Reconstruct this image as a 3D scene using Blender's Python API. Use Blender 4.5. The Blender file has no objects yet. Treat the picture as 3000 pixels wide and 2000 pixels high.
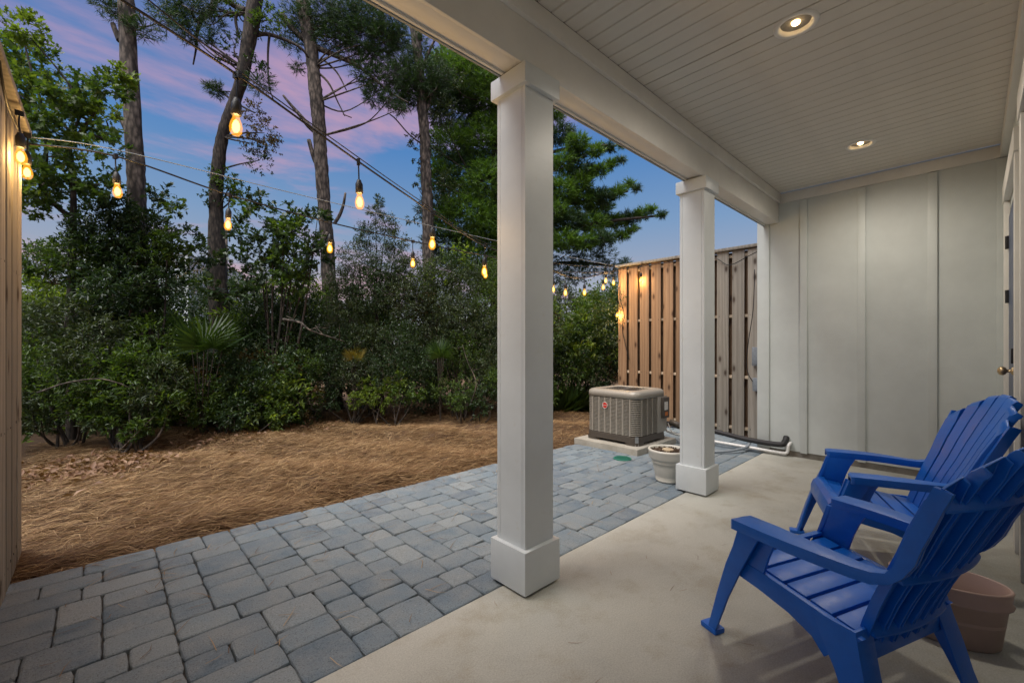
import bpy, bmesh, math, random
import numpy as np
from mathutils import Vector, Matrix

random.seed(7)
RNG = np.random.default_rng(11)
R = math.radians
SC = bpy.context.scene
COL = SC.collection

# ------------------------------------------------------------------ camera
EYE = 1.22
TH = math.atan2(1352.0, 1270.0)            # heading, measured from the +X axis (along the porch)
FX, FY = math.cos(TH), math.sin(TH)
cam = bpy.data.cameras.new('camera')
cam.sensor_fit = 'HORIZONTAL'
cam.sensor_width = 36.0
cam.lens = 36.0 * 1270.0 / 3000.0
cam.shift_y = 12.0 / 3000.0
cam.clip_start = 0.05
cam.clip_end = 1000.0
camo = bpy.data.objects.new('camera', cam)
COL.objects.link(camo)
camo.location = (0, 0, EYE)
camo.rotation_euler = (R(90), 0, TH - R(90))
SC.camera = camo

# ------------------------------------------------------------------ sky, sun, exposure
SUN_AZ = R(192)      # direction the sun stands in, from +X towards +Y
SUN_EL = R(64)
CLX, CLY = 3.1, 1.7
BKX, BKY = 7.5, 4.6
world = bpy.data.worlds.new('World')
SC.world = world
world.use_nodes = True
wt = world.node_tree
for n in list(wt.nodes):
    wt.nodes.remove(n)
def wn(t, **k):
    n = wt.nodes.new(t)
    for a, b in k.items():
        setattr(n, a, b)
    return n
wl = wt.links.new
w_out = wn('ShaderNodeOutputWorld')
w_bg = wn('ShaderNodeBackground')
w_bg.inputs['Strength'].default_value = 0.054
wl(w_bg.outputs[0], w_out.inputs['Surface'])
w_tc = wn('ShaderNodeTexCoord')
w_sep = wn('ShaderNodeSeparateXYZ')
wl(w_tc.outputs['Generated'], w_sep.inputs[0])
w_sky = wn('ShaderNodeTexSky', sky_type='NISHITA', sun_disc=False)
w_sky.sun_elevation = SUN_EL
w_sky.sun_rotation = math.pi / 2 - SUN_AZ
w_sky.air_density = 1.0
w_sky.dust_density = 1.2
w_ramp = wn('ShaderNodeValToRGB')
wl(w_sep.outputs['Z'], w_ramp.inputs[0])
cr = w_ramp.color_ramp
cr.elements[0].position = 0.0
cr.elements[0].color = (3.3, 3.2, 3.7, 1)
cr.elements[1].position = 1.0
cr.elements[1].color = (1.0, 1.4, 3.2, 1)
for p, c in ((0.15, (2.7, 2.9, 3.6)), (0.26, (1.5, 2.5, 4.1)), (0.40, (0.55, 1.75, 4.1)), (0.55, (1.0, 1.45, 3.4))):
    e = cr.elements.new(p)
    e.color = c + (1,)
# clouds: a layer seen in perspective, so they thin out and flatten towards the horizon
w_add = wn('ShaderNodeMath', operation='ADD')
wl(w_sep.outputs['Z'], w_add.inputs[0])
w_add.inputs[1].default_value = 0.16
w_dx = wn('ShaderNodeMath', operation='DIVIDE')
w_dy = wn('ShaderNodeMath', operation='DIVIDE')
wl(w_sep.outputs['X'], w_dx.inputs[0]); wl(w_add.outputs[0], w_dx.inputs[1])
wl(w_sep.outputs['Y'], w_dy.inputs[0]); wl(w_add.outputs[0], w_dy.inputs[1])
w_cmb = wn('ShaderNodeCombineXYZ')
wl(w_dx.outputs[0], w_cmb.inputs[0]); wl(w_dy.outputs[0], w_cmb.inputs[1])
w_map = wn('ShaderNodeMapping')
w_map.inputs['Location'].default_value = (CLX, CLY, 0)
w_map.inputs['Rotation'].default_value = (0, 0, R(25))
w_map.inputs['Scale'].default_value = (1.0, 1.9, 1)
wl(w_cmb.outputs[0], w_map.inputs[0])
w_n1 = wn('ShaderNodeTexNoise')
w_n1.inputs['Scale'].default_value = 1.1
w_n1.inputs['Detail'].default_value = 7
w_n1.inputs['Roughness'].default_value = 0.6
w_n1.inputs['Distortion'].default_value = 0.35
wl(w_map.outputs[0], w_n1.inputs['Vector'])
w_cm = wn('ShaderNodeMapRange', interpolation_type='SMOOTHSTEP')
w_cm.inputs['From Min'].default_value = 0.44
w_cm.inputs['From Max'].default_value = 0.66
wl(w_n1.outputs['Fac'], w_cm.inputs['Value'])
# broad banks: the layer is thick in some quarters of the sky and open in others
w_n2 = wn('ShaderNodeTexNoise')
w_n2.inputs['Scale'].default_value = 0.42
w_n2.inputs['Detail'].default_value = 1
w_m2 = wn('ShaderNodeMapping')
w_m2.inputs['Location'].default_value = (BKX, BKY, 0)
wl(w_cmb.outputs[0], w_m2.inputs[0]); wl(w_m2.outputs[0], w_n2.inputs['Vector'])
w_bk = wn('ShaderNodeMapRange')
w_bk.inputs['From Min'].default_value = 0.37
w_bk.inputs['From Max'].default_value = 0.63
w_bk.inputs['To Min'].default_value = -0.18
w_bk.inputs['To Max'].default_value = 0.065
wl(w_n2.outputs['Fac'], w_bk.inputs['Value'])
w_ad2 = wn('ShaderNodeMath', operation='ADD')
wl(w_n1.outputs['Fac'], w_ad2.inputs[0]); wl(w_bk.outputs[0], w_ad2.inputs[1])
wl(w_ad2.outputs[0], w_cm.inputs['Value'])
# clouds only above the horizon, warmer low down
w_ccol = wn('ShaderNodeValToRGB')
wl(w_sep.outputs['Z'], w_ccol.inputs[0])
c2 = w_ccol.color_ramp
c2.elements[0].position = 0.02
c2.elements[0].color = (4.6, 2.7, 2.7, 1)
c2.elements[1].position = 0.6
c2.elements[1].color = (4.3, 2.5, 3.7, 1)
e = c2.elements.new(0.3)
e.color = (5.0, 2.8, 3.6, 1)
w_mul = wn('ShaderNodeMath', operation='MULTIPLY')
wl(w_cm.outputs[0], w_mul.inputs[0])
w_mul.inputs[1].default_value = 0.85
w_mix = wn('ShaderNodeMixRGB')
wl(w_mul.outputs[0], w_mix.inputs[0])
wl(w_ramp.outputs[0], w_mix.inputs[1])
wl(w_ccol.outputs[0], w_mix.inputs[2])
w_sum = wn('ShaderNodeMixRGB', blend_type='ADD')
w_sum.inputs[0].default_value = 0.16
wl(w_mix.outputs[0], w_sum.inputs[1])
wl(w_sky.outputs[0], w_sum.inputs[2])
wl(w_sum.outputs[0], w_bg.inputs['Color'])

sun = bpy.data.lights.new('sun', 'SUN')
sun.energy = 3.1
sun.angle = R(58)
sun.color = (1.0, 0.96, 0.90)
suno = bpy.data.objects.new('sun', sun)
COL.objects.link(suno)
sd = Vector((math.cos(SUN_EL) * math.cos(SUN_AZ), math.cos(SUN_EL) * math.sin(SUN_AZ), math.sin(SUN_EL)))
suno.rotation_euler = sd.to_track_quat('Z', 'Y').to_euler()
suno.location = (0, 0, 20)

vs = SC.view_settings
vs.view_transform = 'Standard'
vs.look = 'None'
vs.exposure = 1.05
vs.gamma = 1.0
vs.use_curve_mapping = False
SC.cycles.use_denoising = True
SC.cycles.max_bounces = 8
SC.cycles.transparent_max_bounces = 8
SC.cycles.sample_clamp_indirect = 4.0

# ------------------------------------------------------------------ helpers
def ray(u, v):
    a = (u - 1500.0) / 1270.0
    b = -(v - 1012.0) / 1270.0
    return (FX + a * FY, FY - a * FX, b)
def W(u, v, d):
    r = ray(u, v)
    return np.array((r[0] * d, r[1] * d, EYE + r[2] * d))

def tag(o, label=None, cat=None, group=None, kind=None):
    if label: o['label'] = label
    if cat: o['category'] = cat
    if group: o['group'] = group
    if kind: o['kind'] = kind
    return o
def empty(name, loc=(0, 0, 0), rz=0.0, parent=None):
    o = bpy.data.objects.new(name, None)
    o.empty_display_size = 0.1
    COL.objects.link(o)
    o.location = loc
    o.rotation_euler = (0, 0, rz)
    if parent: o.parent = parent
    return o
def link(name, me, parent=None, loc=None):
    o = bpy.data.objects.new(name, me)
    COL.objects.link(o)
    if parent is not None: o.parent = parent
    if loc is not None: o.location = loc
    return o
def copy_tree(o, parent=None):
    c = o.copy()
    COL.objects.link(c)
    if parent is not None: c.parent = parent
    for ch in [k for k in bpy.data.objects if k.parent == o]:
        copy_tree(ch, c)
    return c

class MB:
    """Collects vertices and faces for one mesh."""
    def __init__(s):
        s.v = []; s.f = []; s.m = []
    def add(s, vs, fs, mi=0):
        o = len(s.v)
        s.v += [tuple(p) for p in vs]
        s.f += [tuple(i + o for i in f) for f in fs]
        s.m += [mi] * len(fs)
    def box(s, x0, x1, y0, y1, z0, z1, mi=0, mat=None):
        vs = [(x0, y0, z0), (x1, y0, z0), (x1, y1, z0), (x0, y1, z0), (x0, y0, z1), (x1, y0, z1), (x1, y1, z1), (x0, y1, z1)]
        if mat is not None: vs = [tuple(mat @ Vector(p)) for p in vs]
        s.add(vs, [(0, 3, 2, 1), (4, 5, 6, 7), (0, 1, 5, 4), (1, 2, 6, 5), (2, 3, 7, 6), (3, 0, 4, 7)], mi)
    def tube(s, pts, r, k=8, mi=0, cap=True):
        pts = [Vector(p) for p in pts]
        n = len(pts)
        rs = r if hasattr(r, '__len__') else [r] * n
        vs, fs = [], []
        up = None
        for i, p in enumerate(pts):
            t = (pts[min(i + 1, n - 1)] - pts[max(i - 1, 0)])
            if t.length < 1e-9: t = Vector((0, 0, 1))
            t.normalize()
            if up is None:
                up = t.orthogonal().normalized()
            else:
                up = (up - t * up.dot(t))
                up = up.normalized() if up.length > 1e-6 else t.orthogonal().normalized()
            w = t.cross(up)
            for j in range(k):
                a = 2 * math.pi * j / k
                vs.append(p + (up * math.cos(a) + w * math.sin(a)) * rs[i])
        for i in range(n - 1):
            for j in range(k):
                a, b = i * k + j, i * k + (j + 1) % k
                fs.append((a, b, b + k, a + k))
        if cap:
            fs.append(tuple(reversed(range(k))))
            fs.append(tuple((n - 1) * k + j for j in range(k)))
        s.add(vs, fs, mi)
    def lathe(s, prof, k=24, mi=0, sx=1.0, sy=1.0, c=(0, 0, 0)):
        vs, fs = [], []
        for r, z in prof:
            for j in range(k):
                a = 2 * math.pi * j / k
                vs.append((c[0] + r * math.cos(a) * sx, c[1] + r * math.sin(a) * sy, c[2] + z))
        for i in range(len(prof) - 1):
            for j in range(k):
                a, b = i * k + j, i * k + (j + 1) % k
                fs.append((a, b, b + k, a + k))
        s.add(vs, fs, mi)
    def prism(s, poly, z0, z1, mi=0, axis='z'):
        n = len(poly)
        def P(p, h):
            if axis == 'z': return (p[0], p[1], h)
            if axis == 'x': return (h, p[0], p[1])
            return (p[0], h, p[1])
        vs = [P(p, z0) for p in poly] + [P(p, z1) for p in poly]
        fs = [tuple(reversed(range(n))), tuple(range(n, 2 * n))]
        for i in range(n):
            j = (i + 1) % n
            fs.append((i, j, n + j, n + i))
        s.add(vs, fs, mi)
    def mesh(s, name, mats, bevel=0.0, smooth=False, seg=2):
        me = bpy.data.meshes.new(name)
        me.from_pydata(s.v, [], s.f)
        for m in (mats if isinstance(mats, (list, tuple)) else [mats]):
            me.materials.append(m)
        me.polygons.foreach_set('material_index', s.m)
        bm = bmesh.new(); bm.from_mesh(me)
        bmesh.ops.recalc_face_normals(bm, faces=bm.faces)
        if bevel > 0:
            es = [e for e in bm.edges if len(e.link_faces) == 2 and e.calc_face_angle(0) > 0.5]
            bmesh.ops.bevel(bm, geom=es, offset=bevel, offset_type='OFFSET', segments=seg, profile=0.6, affect='EDGES', clamp_overlap=True)
        bm.to_mesh(me); bm.free()
        if bevel > 0 and not smooth:
            me.polygons.foreach_set('use_smooth', [True] * len(me.polygons))
            me.set_sharp_from_angle(angle=R(40))
        if smooth:
            me.polygons.foreach_set('use_smooth', [True] * len(me.polygons))
        me.update()
        return me
    def build(s, name, mats, parent=None, bevel=0.0, smooth=False, loc=None, seg=2):
        return link(name, s.mesh(name, mats, bevel, smooth, seg), parent, loc)

def box_obj(name, mat, x0, x1, y0, y1, z0, z1, parent=None, bevel=0.004):
    m = MB(); m.box(x0, x1, y0, y1, z0, z1)
    return m.build(name, mat, parent, bevel)

def np_mesh(name, V, F, mats, mi=None, smooth=False):
    """V (n,3), F (m,3 or m,4) -> mesh, fast."""
    V = np.ascontiguousarray(V, dtype=np.float32); F = np.ascontiguousarray(F, dtype=np.int32)
    me = bpy.data.meshes.new(name)
    k = F.shape[1]
    me.vertices.add(len(V)); me.vertices.foreach_set('co', V.ravel())
    me.loops.add(F.size); me.loops.foreach_set('vertex_index', F.ravel())
    me.polygons.add(len(F))
    me.polygons.foreach_set('loop_start', np.arange(0, F.size, k, dtype=np.int32))
    me.polygons.foreach_set('loop_total', np.full(len(F), k, dtype=np.int32))
    if mi is not None: me.polygons.foreach_set('material_index', np.asarray(mi, dtype=np.int32))
    if smooth: me.polygons.foreach_set('use_smooth', np.ones(len(F), dtype=bool))
    for m in (mats if isinstance(mats, (list, tuple)) else [mats]): me.materials.append(m)
    me.update(calc_edges=True)
    return me

# ------------------------------------------------------------------ materials
def new_mat(name):
    m = bpy.data.materials.new(name); m.use_nodes = True
    nt = m.node_tree
    b = nt.nodes['Principled BSDF']
    return m, nt, b
def node(nt, t, **k):
    n = nt.nodes.new(t)
    for a, c in k.items(): setattr(n, a, c)
    return n
def noise(nt, scale, detail=5, rough=0.55, vec=None, dist=0.0):
    n = node(nt, 'ShaderNodeTexNoise')
    n.inputs['Scale'].default_value = scale; n.inputs['Detail'].default_value = detail
    n.inputs['Roughness'].default_value = rough; n.inputs['Distortion'].default_value = dist
    if vec is not None: nt.links.new(vec, n.inputs['Vector'])
    return n
def ramp(nt, fac, stops):
    r = node(nt, 'ShaderNodeValToRGB')
    nt.links.new(fac, r.inputs[0])
    el = r.color_ramp.elements
    el[0].position = stops[0][0]; el[0].color = tuple(stops[0][1]) + (1,)
    el[1].position = stops[-1][0]; el[1].color = tuple(stops[-1][1]) + (1,)
    for p, c in stops[1:-1]:
        e = el.new(p); e.color = tuple(c) + (1,)
    return r
def mixc(nt, fac, a, b, mode='MIX'):
    m = node(nt, 'ShaderNodeMixRGB', blend_type=mode)
    for i, x in ((0, fac), (1, a), (2, b)):
        if hasattr(x, 'is_output'): nt.links.new(x, m.inputs[i])
        elif i == 0: m.inputs[0].default_value = x
        else: m.inputs[i].default_value = tuple(x) + (1,)
    return m.outputs[0]
def bump(nt, b, h, strength=0.3, dist=0.01):
    n = node(nt, 'ShaderNodeBump')
    n.inputs['Strength'].default_value = strength; n.inputs['Distance'].default_value = dist
    nt.links.new(h, n.inputs['Height']); nt.links.new(n.outputs[0], b.inputs['Normal'])
    return n
def coords(nt, scale=(1, 1, 1), kind='Object', rnd=False):
    tc = node(nt, 'ShaderNodeTexCoord')
    mp = node(nt, 'ShaderNodeMapping'); mp.inputs['Scale'].default_value = scale
    nt.links.new(tc.outputs[kind], mp.inputs[0])
    if rnd:
        oi = node(nt, 'ShaderNodeObjectInfo')
        ml = node(nt, 'ShaderNodeMath', operation='MULTIPLY'); ml.inputs[1].default_value = 57.0
        nt.links.new(oi.outputs['Random'], ml.inputs[0])
        nt.links.new(ml.outputs[0], mp.inputs['Location'])
        return mp.outputs[0], oi.outputs['Random']
    return mp.outputs[0]

def mat_paint(name, col, rough=0.45, var=0.06, brush=(3, 3, 40), bstr=0.05, dirt=None):
    m, nt, b = new_mat(name)
    v = coords(nt)
    n = noise(nt, 2.3, 6, 0.6, v)
    hi = tuple(min(1, c * (1 + var)) for c in col); lo = tuple(c * (1 - var * 1.6) for c in col)
    c = ramp(nt, n.outputs[0], [(0.3, lo), (0.7, hi)]).outputs[0]
    if dirt:
        n3 = noise(nt, 9, 8, 0.7, v)
        f = ramp(nt, n3.outputs[0], [(0.60, (0, 0, 0)), (0.78, (0.35, 0.35, 0.35))]).outputs[0]
        c = mixc(nt, f, c, dirt)
    nt.links.new(c, b.inputs['Base Color'])
    b.inputs['Roughness'].default_value = rough
    n2 = noise(nt, 1.0, 5, 0.6, coords(nt, brush))
    bump(nt, b, n2.outputs[0], bstr, 0.01)
    return m

def mat_simple(name, col, rough=0.5, metal=0.0, bscale=60, bstr=0.08):
    m, nt, b = new_mat(name)
    v = coords(nt)
    n = noise(nt, bscale, 4, 0.6, v)
    c = ramp(nt, n.outputs[0], [(0.3, tuple(x * 0.85 for x in col)), (0.7, tuple(min(1, x * 1.12) for x in col))]).outputs[0]
    nt.links.new(c, b.inputs['Base Color'])
    b.inputs['Roughness'].default_value = rough; b.inputs['Metallic'].default_value = metal
    bump(nt, b, n.outputs[0], bstr, 0.004)
    return m

def mat_wood(name, light, dark, knot, grain_axis=2):
    m, nt, b = new_mat(name)
    sc = [14, 14, 14]; sc[grain_axis] = 0.9
    v, rnd = coords(nt, tuple(sc), 'Object', True)
    w = node(nt, 'ShaderNodeTexWave', wave_type='BANDS', bands_direction='Y')
    w.inputs['Scale'].default_value = 0.42; w.inputs['Distortion'].default_value = 11.0
    w.inputs['Detail'].default_value = 3; w.inputs['Detail Scale'].default_value = 0.7
    nt.links.new(v, w.inputs['Vector'])
    n = noise(nt, 3.0, 6, 0.6, v)
    c = ramp(nt, w.outputs['Color'], [(0.0, tuple(d * 0.4 + l * 0.6 for d, l in zip(dark, light))), (0.6, light), (1.0, tuple(x * 1.06 for x in light))]).outputs[0]
    c = mixc(nt, ramp(nt, n.outputs[0], [(0.35, (0, 0, 0)), (0.75, (0.5, 0.5, 0.5))]).outputs[0], c, dark)
    # weathering and a tone of its own for each board
    hs = node(nt, 'ShaderNodeHueSaturation')
    mr = node(nt, 'ShaderNodeMapRange'); mr.inputs['To Min'].default_value = 0.72; mr.inputs['To Max'].default_value = 1.22
    nt.links.new(rnd, mr.inputs['Value']); nt.links.new(mr.outputs[0], hs.inputs['Value'])
    nt.links.new(c, hs.inputs['Color'])
    c = hs.outputs[0]
    # knots
    sk = [5, 4.5, 4.5]; sk[grain_axis] = 1.9
    vk, _ = coords(nt, tuple(sk), 'Object', True)
    sx_ = node(nt, 'ShaderNodeSeparateXYZ'); cx_ = node(nt, 'ShaderNodeCombineXYZ')
    nt.links.new(vk, sx_.inputs[0])
    nt.links.new(sx_.outputs['Y'], cx_.inputs['X']); nt.links.new(sx_.outputs['Z'], cx_.inputs['Y'])
    vo = node(nt, 'ShaderNodeTexVoronoi', voronoi_dimensions='2D'); vo.inputs['Scale'].default_value = 1.0
    nt.links.new(cx_.outputs[0], vo.inputs['Vector'])
    kf = ramp(nt, vo.outputs['Distance'], [(0.025, (1, 1, 1)), (0.06, (0.75, 0.75, 0.75)), (0.10, (0.2, 0.2, 0.2)), (0.17, (0, 0, 0))]).outputs[0]
    c = mixc(nt, kf, c, knot)
    nt.links.new(c, b.inputs['Base Color'])
    b.inputs['Roughness'].default_value = 0.8
    bump(nt, b, w.outputs['Color'], 0.12, 0.004)
    return m

def mat_concrete(name, col, stain, rough=0.85, big=0.9, crack=False):
    m, nt, b = new_mat(name)
    v = coords(nt)
    n1 = noise(nt, big, 6, 0.65, v, 0.4)
    n2 = noise(nt, 160, 3, 0.6, v)
    n3 = noise(nt, 3.7, 7, 0.7, v)
    c = ramp(nt, n1.outputs[0], [(0.28, tuple(x * 0.80 for x in col)), (0.5, col), (0.72, tuple(min(1, x * 1.10) for x in col))]).outputs[0]
    c = mixc(nt, ramp(nt, n3.outputs[0], [(0.50, (0, 0, 0)), (0.72, (0.62, 0.62, 0.62))]).outputs[0], c, stain)
    c = mixc(nt, 0.5, c, ramp(nt, n2.outputs[0], [(0.35, (0.55, 0.55, 0.55)), (0.65, (1, 1, 1))]).outputs[0], 'MULTIPLY')
    if crack:
        vo = node(nt, 'ShaderNodeTexVoronoi', feature='DISTANCE_TO_EDGE'); vo.inputs['Scale'].default_value = 0.38
        nd = noise(nt, 2.0, 4, 0.6, v)
        av = node(nt, 'ShaderNodeMixRGB', blend_type='ADD'); av.inputs[0].default_value = 0.35
        nt.links.new(v, av.inputs[1]); nt.links.new(nd.outputs['Color'], av.inputs[2])
        nt.links.new(av.outputs[0], vo.inputs['Vector'])
        f = ramp(nt, vo.outputs['Distance'], [(0.0, (0.14, 0.14, 0.14)), (0.003, (0, 0, 0))]).outputs[0]
        c = mixc(nt, f, c, (0.10, 0.08, 0.06))
    nt.links.new(c, b.inputs['Base Color'])
    b.inputs['Roughness'].default_value = rough
    bump(nt, b, n2.outputs[0], 0.18, 0.004)
    return m

def mat_paver(name):
    m, nt, b = new_mat(name)
    v = coords(nt, (1, 1, 1), 'Object')
    vr, rnd = coords(nt, (1, 1, 1), 'Object', True)
    n2 = noise(nt, 150, 4, 0.75, vr)
    n1 = noise(nt, 7, 5, 0.6, vr)
    base = ramp(nt, rnd, [(0.0, (0.100, 0.145, 0.190)), (0.3, (0.19, 0.245, 0.285)), (0.55, (0.135, 0.180, 0.220)), (0.75, (0.25, 0.290, 0.310)), (0.88, (0.16, 0.205, 0.240)), (1.0, (0.115, 0.155, 0.200))]).outputs[0]
    c = mixc(nt, ramp(nt, n1.outputs[0], [(0.35, (0, 0, 0)), (0.7, (0.7, 0.7, 0.7))]).outputs[0], base, (0.25, 0.27, 0.27))
    sp = ramp(nt, n2.outputs[0], [(0.34, (0.35, 0.35, 0.38)), (0.47, (1, 1, 1)), (0.62, (1.0, 1.0, 1.0)), (0.70, (2.3, 2.15, 1.9))]).outputs[0]
    c = mixc(nt, 0.8, c, sp, 'MULTIPLY')
    nt.links.new(c, b.inputs['Base Color'])
    b.inputs['Roughness'].default_value = 0.8
    ad = node(nt, 'ShaderNodeMath', operation='ADD')
    nt.links.new(n2.outputs[0], ad.inputs[0]); nt.links.new(n1.outputs[0], ad.inputs[1])
    bump(nt, b, ad.outputs[0], 0.8, 0.006)
    return m

def mat_bark(name, light, dark, scale=(9, 9, 3.2)):
    m, nt, b = new_mat(name)
    v = coords(nt, scale, 'Object')
    vo = node(nt, 'ShaderNodeTexVoronoi'); vo.inputs['Scale'].default_value = 2.4
    n = noise(nt, 1.6, 6, 0.65, v, 0.5)
    av = node(nt, 'ShaderNodeMixRGB', blend_type='ADD'); av.inputs[0].default_value = 0.5
    nt.links.new(v, av.inputs[1]); nt.links.new(n.outputs['Color'], av.inputs[2])
    nt.links.new(av.outputs[0], vo.inputs['Vector'])
    c = ramp(nt, vo.outputs['Distance'], [(0.05, light), (0.4, tuple((a + d) / 2 for a, d in zip(light, dark))), (0.7, dark)]).outputs[0]
    c = mixc(nt, ramp(nt, n.outputs[0], [(0.35, (0, 0, 0)), (0.7, (0.8, 0.8, 0.8))]).outputs[0], c, dark)
    nt.links.new(c, b.inputs['Base Color'])
    b.inputs['Roughness'].default_value = 0.95
    bump(nt, b, vo.outputs['Distance'], -1.0, 0.03)
    return m

def mat_leaf(name, a, bcol, c, trans=0.35, rough=0.45):
    m, nt, b = new_mat(name)
    g = node(nt, 'ShaderNodeNewGeometry')
    col = ramp(nt, g.outputs['Random Per Island'], [(0.0, a), (0.5, bcol), (1.0, c)]).outputs[0]
    nt.links.new(col, b.inputs['Base Color'])
    b.inputs['Roughness'].default_value = rough
    b.inputs['Specular IOR Level'].default_value = 0.4
    t = node(nt, 'ShaderNodeBsdfTranslucent')
    tc = mixc(nt, 1.0, col, (1.5, 1.5, 0.55), 'MULTIPLY')
    nt.links.new(tc, t.inputs['Color'])
    mx = node(nt, 'ShaderNodeMixShader'); mx.inputs[0].default_value = trans
    nt.links.new(b.outputs[0], mx.inputs[1]); nt.links.new(t.outputs[0], mx.inputs[2])
    nt.links.new(mx.outputs[0], nt.nodes['Material Output'].inputs['Surface'])
    return m

def mat_glow(name, col, strength):
    m, nt, b = new_mat(name)
    e = node(nt, 'ShaderNodeEmission')
    e.inputs['Color'].default_value = tuple(col) + (1,); e.inputs['Strength'].default_value = strength
    nt.links.new(e.outputs[0], nt.nodes['Material Output'].inputs['Surface'])
    return m

def mat_lit_glass(name, col, strength, clear=0.45):
    """Thin glass of a burning bulb: part clear, part lit from within."""
    m, nt, b = new_mat(name)
    e = node(nt, 'ShaderNodeEmission')
    e.inputs['Color'].default_value = tuple(col) + (1,); e.inputs['Strength'].default_value = strength
    t = node(nt, 'ShaderNodeBsdfTransparent')
    mx = node(nt, 'ShaderNodeMixShader'); mx.inputs[0].default_value = clear
    nt.links.new(e.outputs[0], mx.inputs[1]); nt.links.new(t.outputs[0], mx.inputs[2])
    nt.links.new(mx.outputs[0], nt.nodes['Material Output'].inputs['Surface'])
    return m

M = {}
M['white'] = mat_paint('white_paint', (0.72, 0.71, 0.67), 0.45)
M['column'] = mat_paint('column_paint', (0.62, 0.66, 0.67), 0.4, dirt=(0.45, 0.40, 0.30))
M['siding'] = mat_paint('siding_paint', (0.57, 0.61, 0.595), 0.5, brush=(30, 30, 1.5), bstr=0.10)
M['ceiling'] = mat_paint('ceiling_paint', (0.64, 0.61, 0.55), 0.55, 0.05, brush=(30, 2, 30), bstr=0.08, dirt=(0.50, 0.42, 0.33))
M['groove'] = mat_simple('groove_shadow_gap', (0.25, 0.24, 0.22), 0.9)
M['slab'] = mat_concrete('patio_concrete', (0.465, 0.465, 0.415), (0.31, 0.27, 0.19), 0.75, 1.3)
M['pad'] = mat_concrete('pad_concrete', (0.40, 0.375, 0.32), (0.22, 0.19, 0.14), 0.9, 2.0)
M['foundation'] = mat_concrete('foundation_concrete', (0.30, 0.28, 0.24), (0.12, 0.11, 0.07), 0.9, 3.0)
M['paver'] = mat_paver('paver_concrete')
M['joint'] = mat_simple('joint_sand', (0.065, 0.060, 0.052), 0.95, 0, 120, 0.3)
M['soil'] = mat_simple('soil', (0.07, 0.045, 0.028), 0.95, 0, 30, 0.5)
M['ground'] = mat_simple('ground_litter', (0.13, 0.075, 0.04), 0.95, 0, 18, 0.6)
M['fence'] = mat_wood('fence_pine', (0.32, 0.20, 0.115), (0.18, 0.10, 0.05), (0.07, 0.032, 0.015))
M['fence_back_shaded'] = mat_wood('fence_pine_back_shaded', (0.15, 0.09, 0.05), (0.09, 0.05, 0.025), (0.05, 0.025, 0.015))  # same pine, darkened: shade inside the fence painted into the back boards
M['fence_pale'] = mat_wood('fence_pine_weathered_shaded', (0.31, 0.285, 0.245), (0.17, 0.15, 0.12), (0.06, 0.04, 0.028))  # weathered grey; doubles as painted shade on far fence boards by the wall
M['rail'] = mat_wood('rail_pine', (0.50, 0.41, 0.30), (0.36, 0.27, 0.18), (0.15, 0.08, 0.05), 1)
M['bark_pine'] = mat_bark('pine_bark', (0.27, 0.215, 0.175), (0.035, 0.028, 0.023))
M['bark_dark'] = mat_bark('oak_bark', (0.125, 0.095, 0.075), (0.022, 0.018, 0.015), (14, 14, 4))
M['leaf_oak'] = mat_leaf('oak_leaf', (0.030, 0.060, 0.016), (0.050, 0.095, 0.020), (0.105, 0.16, 0.030), 0.42)
M['leaf_dark'] = mat_leaf('dark_leaf', (0.018, 0.038, 0.016), (0.030, 0.058, 0.024), (0.050, 0.085, 0.030), 0.30, 0.35)
M['leaf_yaupon'] = mat_leaf('small_leaf', (0.028, 0.045, 0.022), (0.045, 0.070, 0.032), (0.085, 0.110, 0.045), 0.28, 0.35)
M['leaf_bright'] = mat_leaf('bright_leaf', (0.07, 0.12, 0.02), (0.11, 0.17, 0.03), (0.20, 0.26, 0.05), 0.5)
M['leaf_red'] = mat_leaf('reddish_leaf', (0.06, 0.035, 0.016), (0.07, 0.065, 0.02), (0.12, 0.06, 0.025), 0.4)
M['needle'] = mat_leaf('pine_needle', (0.020, 0.045, 0.018), (0.032, 0.068, 0.022), (0.050, 0.095, 0.030), 0.25)
M['needle_bright'] = mat_leaf('cedar_needle', (0.040, 0.095, 0.014), (0.080, 0.165, 0.020), (0.15, 0.26, 0.03), 0.3)
M['palm'] = mat_leaf('palmetto_frond', (0.018, 0.040, 0.010), (0.030, 0.062, 0.014), (0.05, 0.09, 0.02), 0.3, 0.4)
M['palm_dry'] = mat_leaf('dry_palmetto', (0.14, 0.10, 0.02), (0.19, 0.15, 0.03), (0.24, 0.20, 0.06), 0.4)
M['straw'] = mat_leaf('pine_straw', (0.080, 0.038, 0.016), (0.195, 0.106, 0.044), (0.43, 0.30, 0.155), 0.08, 0.6)
M['dead_leaf'] = mat_leaf('dead_leaf', (0.10, 0.048, 0.024), (0.17, 0.088, 0.046), (0.27, 0.17, 0.11), 0.15, 0.6)
M['grass'] = mat_leaf('grass_blade', (0.035, 0.07, 0.018), (0.06, 0.11, 0.025), (0.09, 0.14, 0.04), 0.35)
M['ac_body'] = mat_simple('taupe_enamel', (0.33, 0.305, 0.26), 0.4, 0.2, 90, 0.03)
M['ac_dark'] = mat_simple('dark_brown_enamel', (0.075, 0.062, 0.05), 0.5, 0.1, 90, 0.05)
M['black'] = mat_simple('black_rubber', (0.018, 0.018, 0.020), 0.6, 0, 80, 0.1)
M['cable'] = mat_simple('black_cable', (0.006, 0.006, 0.007), 0.5, 0, 80, 0.05)
M['steel'] = mat_simple('galvanised_steel', (0.55, 0.55, 0.55), 0.35, 0.9, 120, 0.05)
M['brass'] = mat_simple('brass', (0.55, 0.42, 0.25), 0.3, 0.9, 60, 0.02)
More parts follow.
